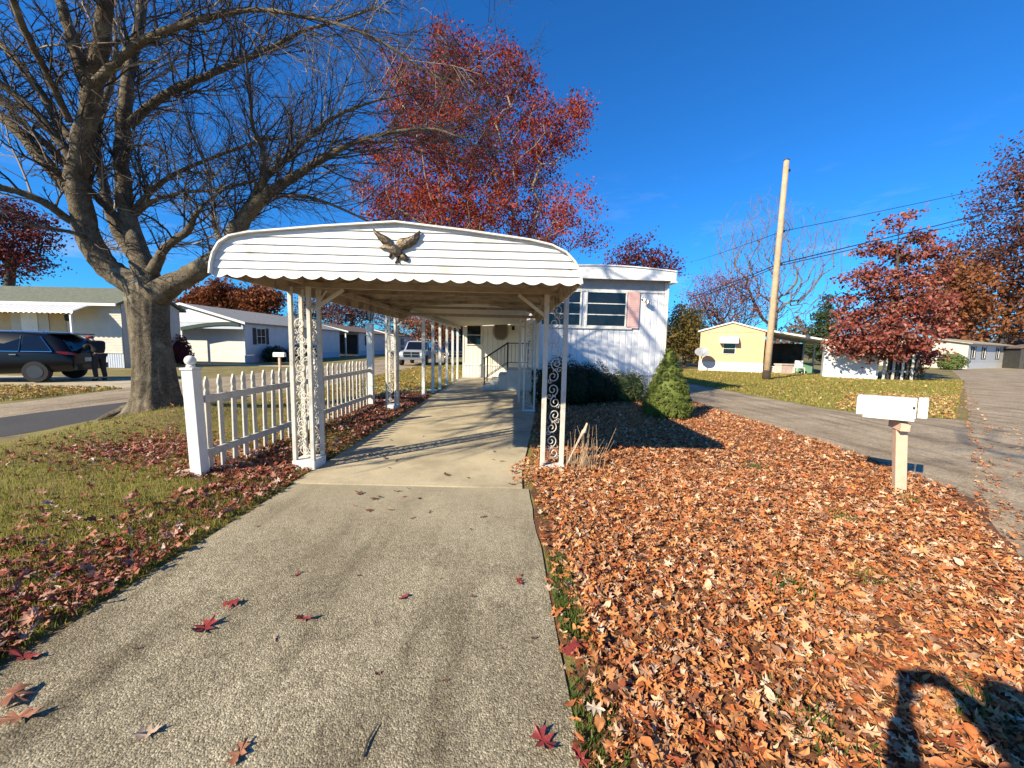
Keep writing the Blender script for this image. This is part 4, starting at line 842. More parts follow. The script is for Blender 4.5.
# ------------------------------------------------------------------ the old bare tree on the left
tree = thing('bare_tree', 'massive old tree with bare spreading limbs beside the left road', 'tree', (-7.2, 7.85, 0))
K = 7.85 / F_PX * .65
LIM = {
 'A': [(146, 292, 7.85, 20), (128, 280, 7.85, 16), (108, 268, 7.8, 14.5), (90, 240, 7.7, 13.5), (81, 205, 7.6, 12.5), (78, 172, 7.5, 11.5), (83, 140, 7.4, 10.5), (90, 108, 7.3, 10), (93, 85, 7.2, 9.5), (99, 55, 7.1, 8.5), (104, 20, 7.0, 7.5), (108, -30, 6.8, 6.5), (118, -120, 6.3, 5)],
 'B': [(150, 292, 7.9, 20), (144, 268, 7.95, 14), (136, 245, 8.0, 11.5), (128, 218, 8.05, 10), (123, 182, 8.1, 9), (122, 140, 8.2, 8.3), (126, 102, 8.3, 7.6), (130, 68, 8.4, 7), (138, 30, 8.5, 6.2), (142, 0, 8.6, 5.6), (150, -60, 8.8, 4.5)],
 'Cc': [(156, 295, 7.8, 18), (180, 280, 7.7, 13), (203, 267, 7.6, 11.5), (224, 250, 7.55, 10.5), (238, 227, 7.5, 9.5), (255, 205, 7.4, 8.2), (275, 189, 7.3, 6.0), (303, 171, 7.2, 4.5), (335, 152, 7.1, 3.5), (367, 138, 7.0, 2.7), (400, 131, 6.9, 2.1), (433, 129, 6.8, 1.5), (456, 136, 6.7, 1.0)],
 'D': [(152, 272, 7.8, 8), (165, 248, 7.7, 5), (187, 231, 7.6, 4.5), (194, 217, 7.55, 3.4), (204, 205, 7.5, 2), (222, 190, 7.4, 1.2)],
 'A1': [(79, 200, 7.6, 8.5), (62, 182, 7.6, 7.8), (37, 152, 7.6, 7), (12, 126, 7.6, 6.4), (-25, 98, 7.6, 5.5), (-90, 60, 7.6, 4)],
 'A2': [(85, 225, 7.7, 6), (66, 218, 7.5, 5), (47, 204, 7.3, 4.6), (22, 193, 7.1, 4.2), (0, 188, 6.9, 3.9), (-50, 180, 6.5, 3)],
 'A3': [(76, 165, 7.5, 6), (58, 140, 7.4, 5), (35, 112, 7.3, 4.4), (15, 95, 7.2, 4), (0, 83, 7.1, 3.7), (-40, 50, 6.9, 3)],
 'A4': [(78, 148, 7.4, 6), (62, 128, 7.5, 4.8), (40, 92, 7.6, 4.5), (16, 60, 7.7, 4.2), (0, 43, 7.8, 4), (-40, 0, 8, 3)],
 'A5': [(77, 178, 7.5, 5), (52, 150, 7.9, 4.4), (22, 122, 8.2, 3.8), (0, 100, 8.4, 3.2), (-30, 80, 8.6, 2.5)],
 'A6': [(90, 95, 7.2, 7), (78, 62, 7.2, 6.3), (70, 32, 7.2, 5.8), (60, 0, 7.2, 5.2), (50, -40, 7.1, 4.5), (30, -120, 6.9, 3.5)],
 'A8': [(70, 122, 7.4, 4), (45, 70, 7.0, 3.6), (20, 20, 6.6, 3.4), (8, -20, 6.3, 3)],
 'A7': [(97, 82, 7.1, 5.6), (116, 62, 7.0, 4.5), (140, 42, 6.9, 4.2), (170, 29, 6.8, 3.7), (210, 17, 6.7, 3.1), (256, 10, 6.6, 2.5), (300, 16, 6.5, 2.0), (350, 28, 6.4, 1.6), (395, 50, 6.4, 1.7), (425, 72, 6.4, 1.1)],
 'B1': [(128, 126, 8.2, 6), (148, 108, 8.2, 5.4), (170, 92, 8.2, 5), (200, 79, 8.2, 4.5), (233, 64, 8.2, 4), (267, 50, 8.2, 3.4), (300, 32, 8.2, 2.6), (335, 22, 8.2, 2), (370, 10, 8.2, 1.4)],
 'B2': [(134, 212, 8.1, 5), (150, 192, 8.1, 3.6), (175, 174, 8.1, 3), (205, 161, 8.1, 2.5), (256, 142, 8.1, 1.8), (290, 138, 8.1, 1.2)],
 'B3': [(135, 214, 8.1, 4.5), (155, 200, 7.9, 3), (185, 192, 7.7, 2.4), (215, 190, 7.5, 2), (256, 180, 7.3, 1.4), (280, 170, 7.2, 1)],
 'B4': [(140, 262, 8.2, 9), (120, 236, 8.4, 7.5), (109, 206, 8.6, 6.6), (103, 180, 8.7, 6), (97, 150, 8.8, 5.2), (100, 118, 8.9, 4.5), (112, 80, 9, 3.8), (116, 40, 9.1, 3), (110, 0, 9.2, 2.4)],
 'B5': [(133, 240, 8.1, 6.5), (115, 216, 8.0, 5.4), (100, 200, 7.9, 4.5), (88, 188, 7.8, 3.6)],
 'C1': [(250, 210, 7.4, 5.5), (263, 181, 7.5, 4.4), (285, 160, 7.6, 3.8), (310, 136, 7.7, 3.2), (340, 114, 7.8, 2.4), (372, 102, 7.9, 1.6), (400, 95, 8, 1)],
 'C2': [(262, 196, 7.4, 4), (263, 172, 7.2, 3.2), (262, 146, 7.1, 2.8), (252, 124, 7, 2.3), (250, 86, 6.9, 1.6), (244, 50, 6.8, 1)],
 'C3': [(268, 196, 7.4, 3.6), (300, 196, 7.5, 2.6), (330, 204, 7.6, 2), (370, 222, 7.7, 1.3)],
 'C4': [(225, 250, 7.5, 4), (215, 225, 7.7, 3.2), (212, 195, 7.9, 2.4), (205, 165, 8.0, 1.7), (190, 130, 8.1, 1)],
 'A9': [(92, 240, 7.7, 3), (70, 232, 7.2, 2.4), (45, 228, 6.9, 2), (15, 222, 6.6, 1.4)],
}
mb = MB(); limbs = []
for key, pts in LIM.items():
    P = [at(x, y, Y_) for x, y, Y_, r in pts]; rr = [r * K * (1.08 if r > 3 else 1) for *_, r in pts]
    # a smooth, slightly gnarled path
    Q, RR = [], []
    for i in range(len(P) - 1):
        p0, p1_, p2_, p3 = P[max(i - 1, 0)], P[i], P[i + 1], P[min(i + 2, len(P) - 1)]; n_ = 5
        for j in range(n_):
            t = j / n_; q = .5 * ((2 * p1_) + (p2_ - p0) * t + (2 * p0 - 5 * p1_ + 4 * p2_ - p3) * t * t + (3 * p1_ - p0 - 3 * p2_ + p3) * t ** 3)
            r_ = rr[i] + (rr[i + 1] - rr[i]) * t; Q.append(q + Vector((random.gauss(0, .07), random.gauss(0, .07), random.gauss(0, .07))) * min(r_, .12) * 1.2); RR.append(r_)
    Q.append(P[-1]); RR.append(rr[-1]); limbs.append((Q, RR))
    mb.tube(Q, RR, 14 if rr[0] > .1 else 9, noise=.035, seed=len(Q))
# limbs that carry on over the viewer's head, out of the picture
for Q0, way in ((limbs[0][0][-1], [(-6.9, 4.3, 7.0), (-7.1, 2.4, 7.3), (-7.4, .6, 7.2), (-7.6, -1.2, 6.9)]), (limbs[9][0][-1], [(-8.2, 4.6, 7.4), (-8.6, 2.4, 7.9), (-8.9, .3, 7.8), (-9.2, -1.8, 7.4)]), (limbs[1][0][-1], [(-7.6, 7.5, 9.6), (-6.5, 5.4, 10.8), (-5.6, 3.2, 11.4)]), (limbs[4][0][-1], [(-11, 5.5, 8.0), (-11.3, 3.2, 8.4), (-10.9, .8, 8.3), (-10.6, -1.2, 7.9)])):
    Q = [Vector(Q0)]
    for a, b_ in zip([Vector(Q0)] + [Vector(w_) for w_ in way[:-1]], [Vector(w_) for w_ in way]):
        for j in range(1, 5): Q.append(a.lerp(b_, j / 4) + Vector((random.gauss(0, .05), random.gauss(0, .05), random.gauss(0, .05))))
    RR = [.1 - .085 * i / (len(Q) - 1) for i in range(len(Q))]; limbs.append((Q, RR)); mb.tube(Q, RR, 8, noise=.03)
inv = tree.matrix_world.inverted()
wpart(mb, 'limbs', bark, tree, smooth=True, fix=False)
# trunk with buttress roots
tk = MB(); prof = [(-.1, .56), (.06, .52), (.15, .45), (.3, .4), (.6, .355), (1.0, .33), (1.4, .315), (1.8, .31), (2.1, .32), (2.35, .335), (2.6, .31), (2.8, .22)]
base0 = Vector((-7.2, 7.85, 0)); rows = []; NA = 96; top_ = at(147, 288, 7.85)
for z, r in prof:
    row = []
    for j in range(NA + 1):
        a = 2 * math.pi * (j % NA) / NA; fl = max(0, 1 - z / .75) ** 1.6
        k = 1 + fl * (.4 * max(0, math.sin(a * 5 + .6)) ** 1.3 - .05) + .05 * math.sin(a * 3 + z * 1.3) + math.sin(z * 2 + 1) * .025 * math.sin(a * 7 - z * 1.1) + .014 * math.sin(a * 12 + z * .8 + math.sin(z * 3)) + .01 * math.sin(a * 19 - z * 5)
        t = z / 2.6; cx = base0.x + (top_.x - base0.x) * t; cy = base0.y + (top_.y - base0.y) * t
        row.append((cx + r * k * math.cos(a), cy + r * k * math.sin(a), z))
    rows.append(row)
fine_ = []
for i in range(len(rows) - 1):
    for k in range(4):
        t = k / 4; fine_.append([tuple(a_ + (b_ - a_) * t for a_, b_ in zip(p, q)) for p, q in zip(rows[i], rows[i + 1])])
fine_.append(rows[-1]); tk.sheet(fine_)
for ang, ln, r in ((-2.35, 1.1, .1), (1.2, .6, .1)):
    d = Vector((math.cos(ang), math.sin(ang), 0)); P = [base0 + d * (.35 + ln * t) + Vector((0, 0, .2 * (1 - t) ** 2 - .05 + float(ground_z(np.array(base0.x + d.x * (.35 + ln * t)), np.array(base0.y + d.y * (.35 + ln * t)))) - .09 * t + .04 * math.sin(t * 7))) + Vector((-d.y, d.x, 0)) * .12 * math.sin(t * 4 + ang) for t in [k / 8 for k in range(9)]]
    tk.tube(P, [r * (1 - .75 * k / 8) for k in range(9)], 9, noise=.08, seed=3)
wpart(tk, 'trunk', bark, tree, smooth=True)
# twigs: three orders of side shoots, arching and hanging a little
tw = MB(); tw2 = MB(); rg = random.Random(12); ntw = 0
def shoot(p, d, L_, r, lev, mbx_):
    global ntw
    n = 6 if lev < 2 else 4; pts = [Vector(p)]; dd = Vector(d); st_ = L_ / n
    for i in range(n):
        dd = (dd + Vector((rg.gauss(0, .13), rg.gauss(0, .13), rg.gauss(0, .11) + (.05 if lev == 0 else -.035)))).normalized(); pts.append(pts[-1] + dd * st_)
    mbx_.tube(pts, [r * (1 - .72 * i / n) for i in range(n + 1)], 4 if lev == 0 else 3, cap=False); ntw += 1
    if lev < 2:
        kk = max(2, int(L_ / (.12 if lev == 0 else .14)))
        for j in range(kk):
            t = .12 + .88 * (j + rg.random() * .7) / kk; f = min(t, .999) * n; i = int(f); q = pts[i].lerp(pts[i + 1], f - i); a = (pts[i + 1] - pts[i]).normalized()
            s_ = a.cross(Vector((rg.gauss(0, 1), rg.gauss(0, 1), rg.gauss(0, 1)))).normalized()
            shoot(q, (a * rg.uniform(.7, 1.2) + s_ * rg.uniform(.5, .95)).normalized(), L_ * rg.uniform(.22, .46) * (1.15 - .5 * t), r * .5, lev + 1, mbx_)
RIGHT = [list(LIM).index(k) for k in ('Cc', 'A7', 'B1', 'B2', 'B3', 'C1', 'C2', 'C3', 'C4', 'D')]
for li, (Q, RR) in enumerate(limbs):
    over = li >= len(limbs) - 4; Ls = [0]
    for a, b_ in zip(Q[:-1], Q[1:]): Ls.append(Ls[-1] + (b_ - a).length)
    tot = Ls[-1]; sgn = 1; s0 = .9 if RR[0] > .2 else .3; spos = s0
    while spos < tot:
        i = max(k for k in range(len(Ls)) if Ls[k] <= spos); i = min(i, len(Q) - 2); a = (Q[i + 1] - Q[i]).normalized(); r_ = RR[i]
        if r_ < .17 and (Q[i].y > 5 or rg.random() < .5):
            s_ = a.cross(Vector((rg.gauss(0, 1), rg.gauss(0, 1), rg.gauss(0, 1)))).normalized(); s_.z = s_.z * .7 + .1
            shoot(Q[i], (a * rg.uniform(.6, 1.2) + s_ * .9).normalized(), rg.uniform(.8, 2.1) * (.7 + .5 * (spos / tot)), max(.0065, min(.018, r_ * .33)), 0, tw if rg.random() < .8 else tw2)
        if over and Q[i].y < 4.5 and rg.random() < .6: shoot(Q[i], (a * .5 + Vector((rg.gauss(0, .5), rg.gauss(0, .4), rg.choice((-.5, .8, 1))))).normalized(), rg.uniform(1.6, 3.0), rg.uniform(.04, .065), 1, tw)
        spos += rg.uniform(.12, .27) * (.55 if li in RIGHT else 1)
    a = (Q[-1] - Q[-3]).normalized()
    for k in range(3): shoot(Q[-1], (a + Vector((rg.gauss(0, .35), rg.gauss(0, .35), rg.gauss(0, .3)))).normalized(), rg.uniform(.5, 1.1), max(.007, RR[-1] * .8), 0, tw)
print('twigs', ntw)
wpart(tw, 'twigs', twigm, tree, fix=False); wpart(tw2, 'pale_twigs', palebark, tree, fix=False)

# one more leafless tree stands behind the viewer; its branches shade the side street
env_tree('bare_tree', 'leafless tree outside the picture whose branches shade the side street', (-5.8, -9.0), [(-5.6, -7.6, 12.0, 2.6, 2.6, 2.4), (-4.6, -8.4, 10.6, 1.8, 1.8, 1.6)], 220, .26, 9.5, None, 62, .6, .012)
# ------------------------------------------------------------------ houses further off
shingle = mat('grey_green_shingle', (.13, .14, .1), .95, .2, 6, .6, 25, fine=.3, fscale=30)
brownroof = mat('brown_shingle', (.16, .11, .085), .95, .2, 6, .5, 25)
greyroof = mat('grey_shingle', (.27, .26, .24), .95, .15, 5, .5, 25)
beige = mat('beige_siding', (.5, .46, .39), .6, .06, 2)
tanpanel = mat('tan_lap_siding', (.5, .36, .18), .6, .08, 2)
greywall = mat('pale_grey_siding', (.6, .59, .57), .6, .05, 2)
yellowm = mat('yellow_stucco', (.66, .42, .24), .7, .05, 2, .05, 30)
bluegrey = mat('blue_grey_skirting', (.45, .5, .58), .6, .06, 3)
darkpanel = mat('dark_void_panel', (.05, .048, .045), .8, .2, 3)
greenaw = mat('dark_green_awning', (.02, .05, .04), .7, .1, 3)
def gable(root, W_, D_, zw, zr, wallm, roofm, trimm, ov=.3, y0=0, name='roof', ends=True):
    m = MB(); m.prism([(0, zw), (W_, zw), (W_ / 2, zr)], 'y', y0 + .0, y0 + .06) if ends else None
    if ends: part(m, 'gable', wallm, root); m = MB(); m.prism([(0, zw), (W_, zw), (W_ / 2, zr)], 'y', D_ - .06, D_); part(m, 'gable', wallm, root)
    k = (zr - zw) / (W_ / 2); m = MB(); t = .12
    m.prism([(-ov, zw - ov * k + .02), (W_ / 2, zr + .02), (W_ + ov, zw - ov * k + .02), (W_ + ov, zw - ov * k + t), (W_ / 2, zr + t), (-ov, zw - ov * k + t)], 'y', y0 - ov, D_ + ov); ro = part(m, name, roofm, root)
    m = MB(); m.prism([(-ov - .01, zw - ov * k - .03), (W_ / 2, zr - .03), (W_ + ov + .01, zw - ov * k - .03), (W_ + ov + .01, zw - ov * k + t + .01), (W_ / 2, zr + t + .01), (-ov - .01, zw - ov * k + t + .01)], 'y', y0 - ov - .05, y0 - ov - .003); part(m, 'fascia', trimm, root)
    return ro
# beige home, long side to us
h1 = thing('mobile_home', 'beige lap sided home with a green grey shingle roof behind the dark parked car', 'house', (-31, 20.6, 0))
Wl = 10.5
m = MB(); lap(m, 7.62, Wl, .76, 3.32, 0, .14, I4); part(m, 'front_wall', beige, h1); m = MB(); lap(m, 0, 3.0, .76, 3.32, 0, .14, I4); part(m, 'front_wall', beige, h1)
m = MB(); lap(m, 3.02, 4.7, .76, 3.32, .0, .14, I4); part(m, 'tan_wall', tanpanel, h1); m = MB(); lap(m, 6.72, 7.6, .76, 3.32, .0, .14, I4); part(m, 'tan_wall', tanpanel, h1)
m = MB(); m.box(4.72, 6.7, -.03, .05, .76, 3.32); part(m, 'door_surround', beige, h1)
m = MB(); m.box(5.3, 6.15, -.07, -.032, .8, 2.8); dr = part(m, 'door', white, h1); m = MB(); m.box(5.35, 5.41, -.12, -.071, 1.7, 1.8); q = m.build('handle', darkmetal); q.parent = dr
m = MB(); m.box(0, .06, .02, 3.6, .0, 3.32); m.box(Wl - .06, Wl, .02, 3.6, 0, 3.32); m.box(.06, Wl - .06, 3.54, 3.6, 0, 3.32); part(m, 'outer_walls', beige, h1)
m = MB(); groove(m, 0, Wl, 0, .74, .02, .12, I4); part(m, 'skirting', bluegrey, h1)
m = MB(); m.prism([(-.35, 3.22), (1.8, 4.25), (3.95, 3.22), (3.95, 3.34), (1.8, 4.37), (-.35, 3.34)], 'x', -.3, Wl + .15); part(m, 'roof', shingle, h1); m = MB(); m.prism([(.02, 3.32), (3.58, 3.32), (1.8, 4.2)], 'x', Wl - .06, Wl); part(m, 'gable', beige, h1)
m = MB(); m.box(-.3, Wl + .15, -.42, -.355, 3.2, 3.33); part(m, 'gutter', white, h1)
m = MB(); rows = []
for i in range(260):
    x = 1.5 + 7.9 * i / 259; d = .06 * abs(math.sin(math.pi * x / .26)); rows.append([(x, -.03, 3.3 + d), (x, -.7, 3.08 + d), (x, -1.25, 2.82 + d), (x, -1.3, 2.7 + d)])
m.sheet(rows); part(m, 'awning', white, h1, solid=.02)
for x in (1.7, 4.9, 9.2): m = MB(); m.box(x - .04, x + .04, -1.24, -1.16, 0, 2.8); part(m, 'awning_post', white, h1)
for (x, z) in ((7.75, 2.6),):
    m = MB(); m.lathe([(.05, 0), (.09, .08), (.09, .28), (.03, .36)], x, -.1, 8, z - .2); part(m, 'wall_lamp', darkmetal, h1)

def side_home(name, label, x_right, y0, W_, D_, zr, roofm, wallm, gm_, windows, porch):
    h = thing(name, label, 'house', (x_right - W_, y0, 0)); zw = 2.78
    k0 = {'arch': 1.0, 'dark': 3.2}.get(porch, 0)
    m = MB(); lap(m, .06, W_ - .06, .0, zw, k0, .16, I4); part(m, 'front_wall', wallm, h)
    T = side_T(W_, 1); m = MB(); lap(m, k0 if porch == 'dark' else 0, D_, .55, zw, 0, .16, T); part(m, 'side_wall', wallm, h)
    m = MB(); m.box(W_ - .05, W_ + .008, (k0 if porch == 'dark' else 0), D_, .0, .54); part(m, 'skirting', bluegrey, h)
    m = MB(); m.box(0, .06, 0, D_, 0, zw); m.box(.06, W_ - .06, D_ - .06, D_, 0, zw); part(m, 'outer_walls', wallm, h)
    gable(h, W_, D_, zw, zr, gm_, roofm, white, .25)
    for y_, z0, z1, w_ in windows:
        window(h, y_ - w_ / 2, y_ + w_ / 2, z0, z1, -.02, T, 2, 2)
        for e in (-1, 1):
            m = MB(); x = y_ + e * (w_ / 2 + .25); m.box(x - .17, x + .17, -.06, -.012, z0 - .05, z1 + .05, T); part(m, 'shutter', darkpanel, h)
    return h
h2 = side_home('gabled_home', 'white gabled home with a dark green arched awning across the left road', -18.75, 27.4, 8.3, 15, 3.95, greyroof, greywall, white, [(1.75, 1.35, 2.45, .95)], 'arch')
m = MB(); m.box(.1, 8.2, .02, .07, 2.36, 2.78); part(m, 'soffit_band', bluegrey, h2)
pts = [(3.9 + 4.1 * k / 16, 2.18 + .42 * math.sin(math.pi * min(1, k / 16 * .62))) for k in range(17)]
m = MB(); m.prism(pts + [(x, z + .24) for x, z in reversed(pts)], 'y', -.06, -.01); part(m, 'arched_awning', greenaw, h2)
m = MB(); m.box(3.85, 3.95, -.02, .06, 0, 2.36); part(m, 'porch_post', white, h2)
h3 = side_home('gabled_home', 'grey home with a white porch roof and dark porch, second along the left road', -18.6, 44, 8.0, 14, 3.7, brownroof, greywall, white, [(6.2, 1.3, 2.4, 1.1)], 'dark')
for x in (.3, 3.2, 5.6, 7.8):
    m = MB(); m.box(x - .06, x + .06, .05, .17, 0, 2.78); part(m, 'porch_post', white, h3)
m = MB(); m.box(5.0, 7.9, 3.1, 3.16, .2, 2.5); part(m, 'dark_porch_panel', darkpanel, h3)  # dark panel just in front of the set-back front wall
h4 = side_home('gabled_home', 'pale home third along the left road, mostly behind the lamp post', -18.6, 62, 7.5, 14, 3.7, brownroof, greywall, white, [(4, 1.3, 2.4, 1.1)], '')
h5 = side_home('gabled_home', 'farthest pale home on the left road, behind the parked trucks', -15.0, 80, 8, 14, 3.8, greyroof, white, white, [(4, 1.3, 2.4, 1.1)], '')

# yellow home
A, B_ = Vector((14.5, 30.4, 0)), Vector((18.55, 28.9, 0)); ang = -.48; Wy = 4.22
hy = thing('mobile_home', 'yellow gabled home with a white window awning on the lawn', 'house', tuple(A), ang)
m = MB(); m.box(0, Wy, 0, .05, .72, 2.98); m.prism([(0, 2.98), (Wy, 2.98), (Wy / 2, 3.62)], 'y', 0.001, .05); m.box(-.0, Wy, .051, 13, .72, 2.97); part(m, 'walls', yellowm, hy)
m = MB(); m.box(-.01, Wy + .01, -.025, 13.02, 0, .715); part(m, 'skirting', white, hy)
m = MB(); m.prism([(-.2, 2.95), (Wy / 2, 3.64), (Wy + .2, 2.95), (Wy + .2, 3.05), (Wy / 2, 3.74), (-.2, 3.05)], 'y', -.12, 13.2); part(m, 'roof', white, hy)
m = MB(); m.box(0, Wy, -.012, -.002, 2.93, 2.96); part(m, 'seam_trim', tanpanel, hy)
window(hy, 1.62, 2.38, 1.35, 2.1, -.001, I4, 2)
m = MB(); P = [(0, 2.62), (-.25, 2.6), (-.45, 2.45), (-.55, 2.2), (-.55, 2.12), (0, 2.12)]
m.sheet([[(x, y - .01, z) for y, z in P[:5]] for x in [1.35 + 1.2 * k / 20 for k in range(21)]]); m.prism([(y - .01, z) for y, z in P], 'x', 1.34, 1.352); m.prism([(y - .01, z) for y, z in P], 'x', 2.548, 2.56); part(m, 'window_awning', white, hy, solid=.015)
m = MB(); m.prism([(Wy + .21, 3.02), (Wy + 3.9, 2.3), (Wy + 3.9, 2.42), (Wy + .21, 3.14)], 'y', -.1, 8.5); part(m, 'porch_roof', white, hy)
for y in (-.02, 4, 8.3): m = MB(); m.box(Wy + 3.6, Wy + 3.7, y, y + .1, 0, 2.4); part(m, 'porch_post', white, hy)
m = MB(); m.box(Wy + .01, Wy + .04, .4, 12.5, .72, 2.95); part(m, 'porch_shade_wall', mat('porch_shade_brown', (.12, .08, .05), .8), hy)  # dark brown over the yellow wall paints in its shaded side
m = MB(); m.box(Wy + .05, Wy + 3.6, 8.42, 8.46, .0, 2.3); part(m, 'porch_shade_panel', mat('under_roof_shade_brown', (.11, .08, .055), .8, .3, 2), hy)  # added sheet, its dark brown stands for the shade under the roof
dish = thing('satellite_dish', 'grey satellite dish on a short pole at the left corner of the yellow home', 'satellite dish', (14.15, 29.3, 0))
m = MB(); m.tube([(0, 0, 0), (0, 0, 1.2)], .035, 8); m.tube([(0.4, .1, 0), (0, 0, .75)], .02, 6); part(m, 'pole', white, dish)
m = MB(); q = [(.5 * k / 6, .16 * (k / 6) ** 2) for k in range(7)]; m.lathe([(max(.01, r), z) for r, z in q] + [(.49, .17), (.01, .02)], 0, 0, 20)
Td = Matrix.Translation((0, 0, 1.35)) @ Euler((R(52), 0, R(-20))).to_matrix().to_4x4(); m.v = [tuple(Td @ Vector((x, y * .85, z))) for x, y, z in m.v]; m.tube([tuple(Td @ Vector((0, -.4, .1))), tuple(Td @ Vector((0, -.15, .5)))], .015, 5); part(m, 'dish', mat('dish_grey', (.3, .31, .33), .5), dish, smooth=False)
# things under the yellow home's porch roof
def porch(name, label, cat, loc, rz, boxes, m_):
    t = thing(name, label, cat, loc, rz); 
    for nm, bb in boxes:
        q = MB()
        for b_ in bb: q.box(*b_)
        part(q, nm, m_, t, bevel=.015)
    return t
pk_ = mat('pale_pink_plastic', (.6, .45, .4), .6)
porch('storage_box', 'pale pink storage box under the porch roof right of the pole', 'storage box', (19.6, 28.2, 0), .2, [('box', [(-.5, .5, -.3, .3, 0, .62)]), ('lid', [(-.54, .54, -.34, .34, .625, .72)])], pk_)
porch('garden_chair', 'white garden chair under the porch of the yellow home', 'chair', (21.2, 28.8, 0), -.3, [('seat', [(-.26, .26, -.25, .25, .4, .45)]), ('backrest', [(-.26, .26, .2, .25, .46, .95)])] + [('leg', [(x, x + .04, y, y + .04, 0, .4)]) for x in (-.26, .22) for y in (-.25, .2)], white)
porch('garden_bench', 'low white bench beside the porch chair of the yellow home', 'bench', (20.5, 29.6, 0), -.35, [('seat', [(-.7, .7, -.2, .2, .4, .46)]), ('leg', [(-.66, -.6, -.2, .2, 0, .4)]), ('leg', [(.6, .66, -.2, .2, 0, .4)])], white)
porch('planter_box', 'green planter box at the back of the yellow home porch', 'planter', (22.4, 30.2, 0), -.35, [('box', [(-.6, .6, -.25, .25, 0, .7)]), ('rim', [(-.64, .64, -.29, .29, .7, .76)])], mat('faded_green', (.12, .25, .16), .6))

# white shed, with boards standing in for its shaded side and nearby trunks
shd = thing('shed', 'low white shed half hidden behind the pinkish red oak leaves', 'shed', (19.9, 25.0, 0), -.62)
m = MB(); lap(m, 0, 2.6, 0.05, 2.0, 0, .2, I4, .008); m.box(.01, 2.59, .02, 2.4, 0, 1.98); part(m, 'walls', white, shd)
m = MB(); m.prism([(-.12, 1.98), (1.3, 2.5), (2.72, 1.98), (2.72, 2.06), (1.3, 2.58), (-.12, 2.06)], 'y', -.15, 2.6); part(m, 'roof', greyroof, shd)
m = MB(); m.prism([(0, 1.985), (2.6, 1.985), (1.3, 2.46)], 'y', .0, .04); part(m, 'gable', white, shd)
bf = thing('added_shade_boards', 'upright boards added for the shaded shed side and trunks under the pinkish red oak', 'fence', (22.4, 23.6, 0), -.2); rg = random.Random(4)
for k in range(8):
    m = MB(); x = k * .24; m.box(x, x + .13, rg.uniform(-.02, .02), .04, 0, 1.7 + rg.uniform(-.15, .1)); part(m, 'added_shade_board', [oldwhite, darkpanel, beige, darkpanel][k % 4], bf)
for z in (.5, 1.3): m = MB(); m.box(0, 1.9, .06, .1, z, z + .09); part(m, 'rail', oldwhite, bf)  # rails added to hold the stand-in boards
bush('evergreen_shrub', 'dark olive shrub just right of the added boards by the shed', (24.6, 24.6), ells=[(0, 0, 1.0, .75, .7, 1.1), (.4, 0, .6, .7, .6, .7)], n=3500, size=(.1, .22), m=olive, sd=8)
bush('round_shrub', 'round clipped green shrub in front of the far right house', (at(951, 368, 42).x, 42), ells=[(0, 0, .85, 1.2, 1.1, .95)], n=2500, size=(.12, .28), m=leafmat('round_shrub_leaf', [(0, (.08, .12, .03)), (1, (.14, .17, .05))], .6, .15), sd=9)
bush('foundation_shrub', 'dark shrub below the shuttered window of the white gabled home', (-18.0, 29.6), ells=[(0, 0, .55, .7, 1.2, .65)], n=2200, size=(.08, .18), m=yewm, sd=10, group=None)
bush('foundation_shrub', 'long dark shrub farther along the wall of the white gabled home', (-17.9, 33), ells=[(0, 0, .6, .7, 1.6, .7), (0, 1.6, .6, .7, 1.2, .75)], n=3000, size=(.08, .18), m=yewm, sd=11)
bush('porch_shrub', 'dark reddish shrub by the old tree trunk, before the white gabled home', (at(172, 360, 24).x, 24), ells=[(0, 0, 1.0, .9, .8, 1.0), (.5, 0, .7, .7, .6, .7)], n=2200, size=(.1, .25), m=maroon, sd=12)
# far right house
Ah, Bh = Vector((at(966, 369, 46).x, 46, 0)), Vector((at(1016, 367, 56).x, 56, 0)); an = math.atan2(Bh.y - Ah.y, Bh.x - Ah.x); Lh = (Bh - Ah).length
hf = thing('mobile_home', 'white and grey flat roofed home at the far right below the rust trees', 'house', tuple(Ah), an)
m = MB(); lap(m, 0, Lh, .7, 2.9, 0, .2, I4); part(m, 'side_wall', greywall, hf)
m = MB(); m.box(0, Lh, -.03, .02, 0, .69); part(m, 'skirting', white, hf)
m = MB(); m.box(-.05, 0, 0, 9, 0, 2.9); m.box(Lh - .05, Lh, .03, 9, 0, 2.9); m.box(0.0, Lh, 8.95, 9, 0, 2.9); part(m, 'end_walls', beige, hf)
m = MB(); m.prism([(-.35, 2.9), (4.5, 3.75), (9.3, 2.9), (9.3, 3.0), (4.5, 3.87), (-.35, 3.02)], 'x', -.4, Lh + .4); part(m, 'roof', mat('tan_roof', (.36, .3, .22), .8), hf)
m = MB(); m.prism([(0, 2.9), (9, 2.9), (4.5, 3.7)], 'x', -.05, -.0); part(m, 'gable', beige, hf)
for k, x in enumerate((1.2, 5.2, 11.0)):
    window(hf, x, x + .9, 1.3, 2.6, -.02, I4, 1, 1)
    for e in (-.4, 1.0): m = MB(); m.box(x + e, x + e + .3, -.06, -.02, 1.2, 2.7); part(m, 'shutter', darkpanel, hf)
Te = Matrix.Rotation(R(-90), 4, 'Z')
m = MB(); m.box(-7.5, -3, -.1, -.055, 1.5, 2.5, Te); part(m, 'end_window', glassm, hf)
ds = thing('outbuilding', 'dark outbuilding cut off by the right edge beyond the side street', 'outbuilding', (at(1019, 366, 50).x, 50, 0), -.4)
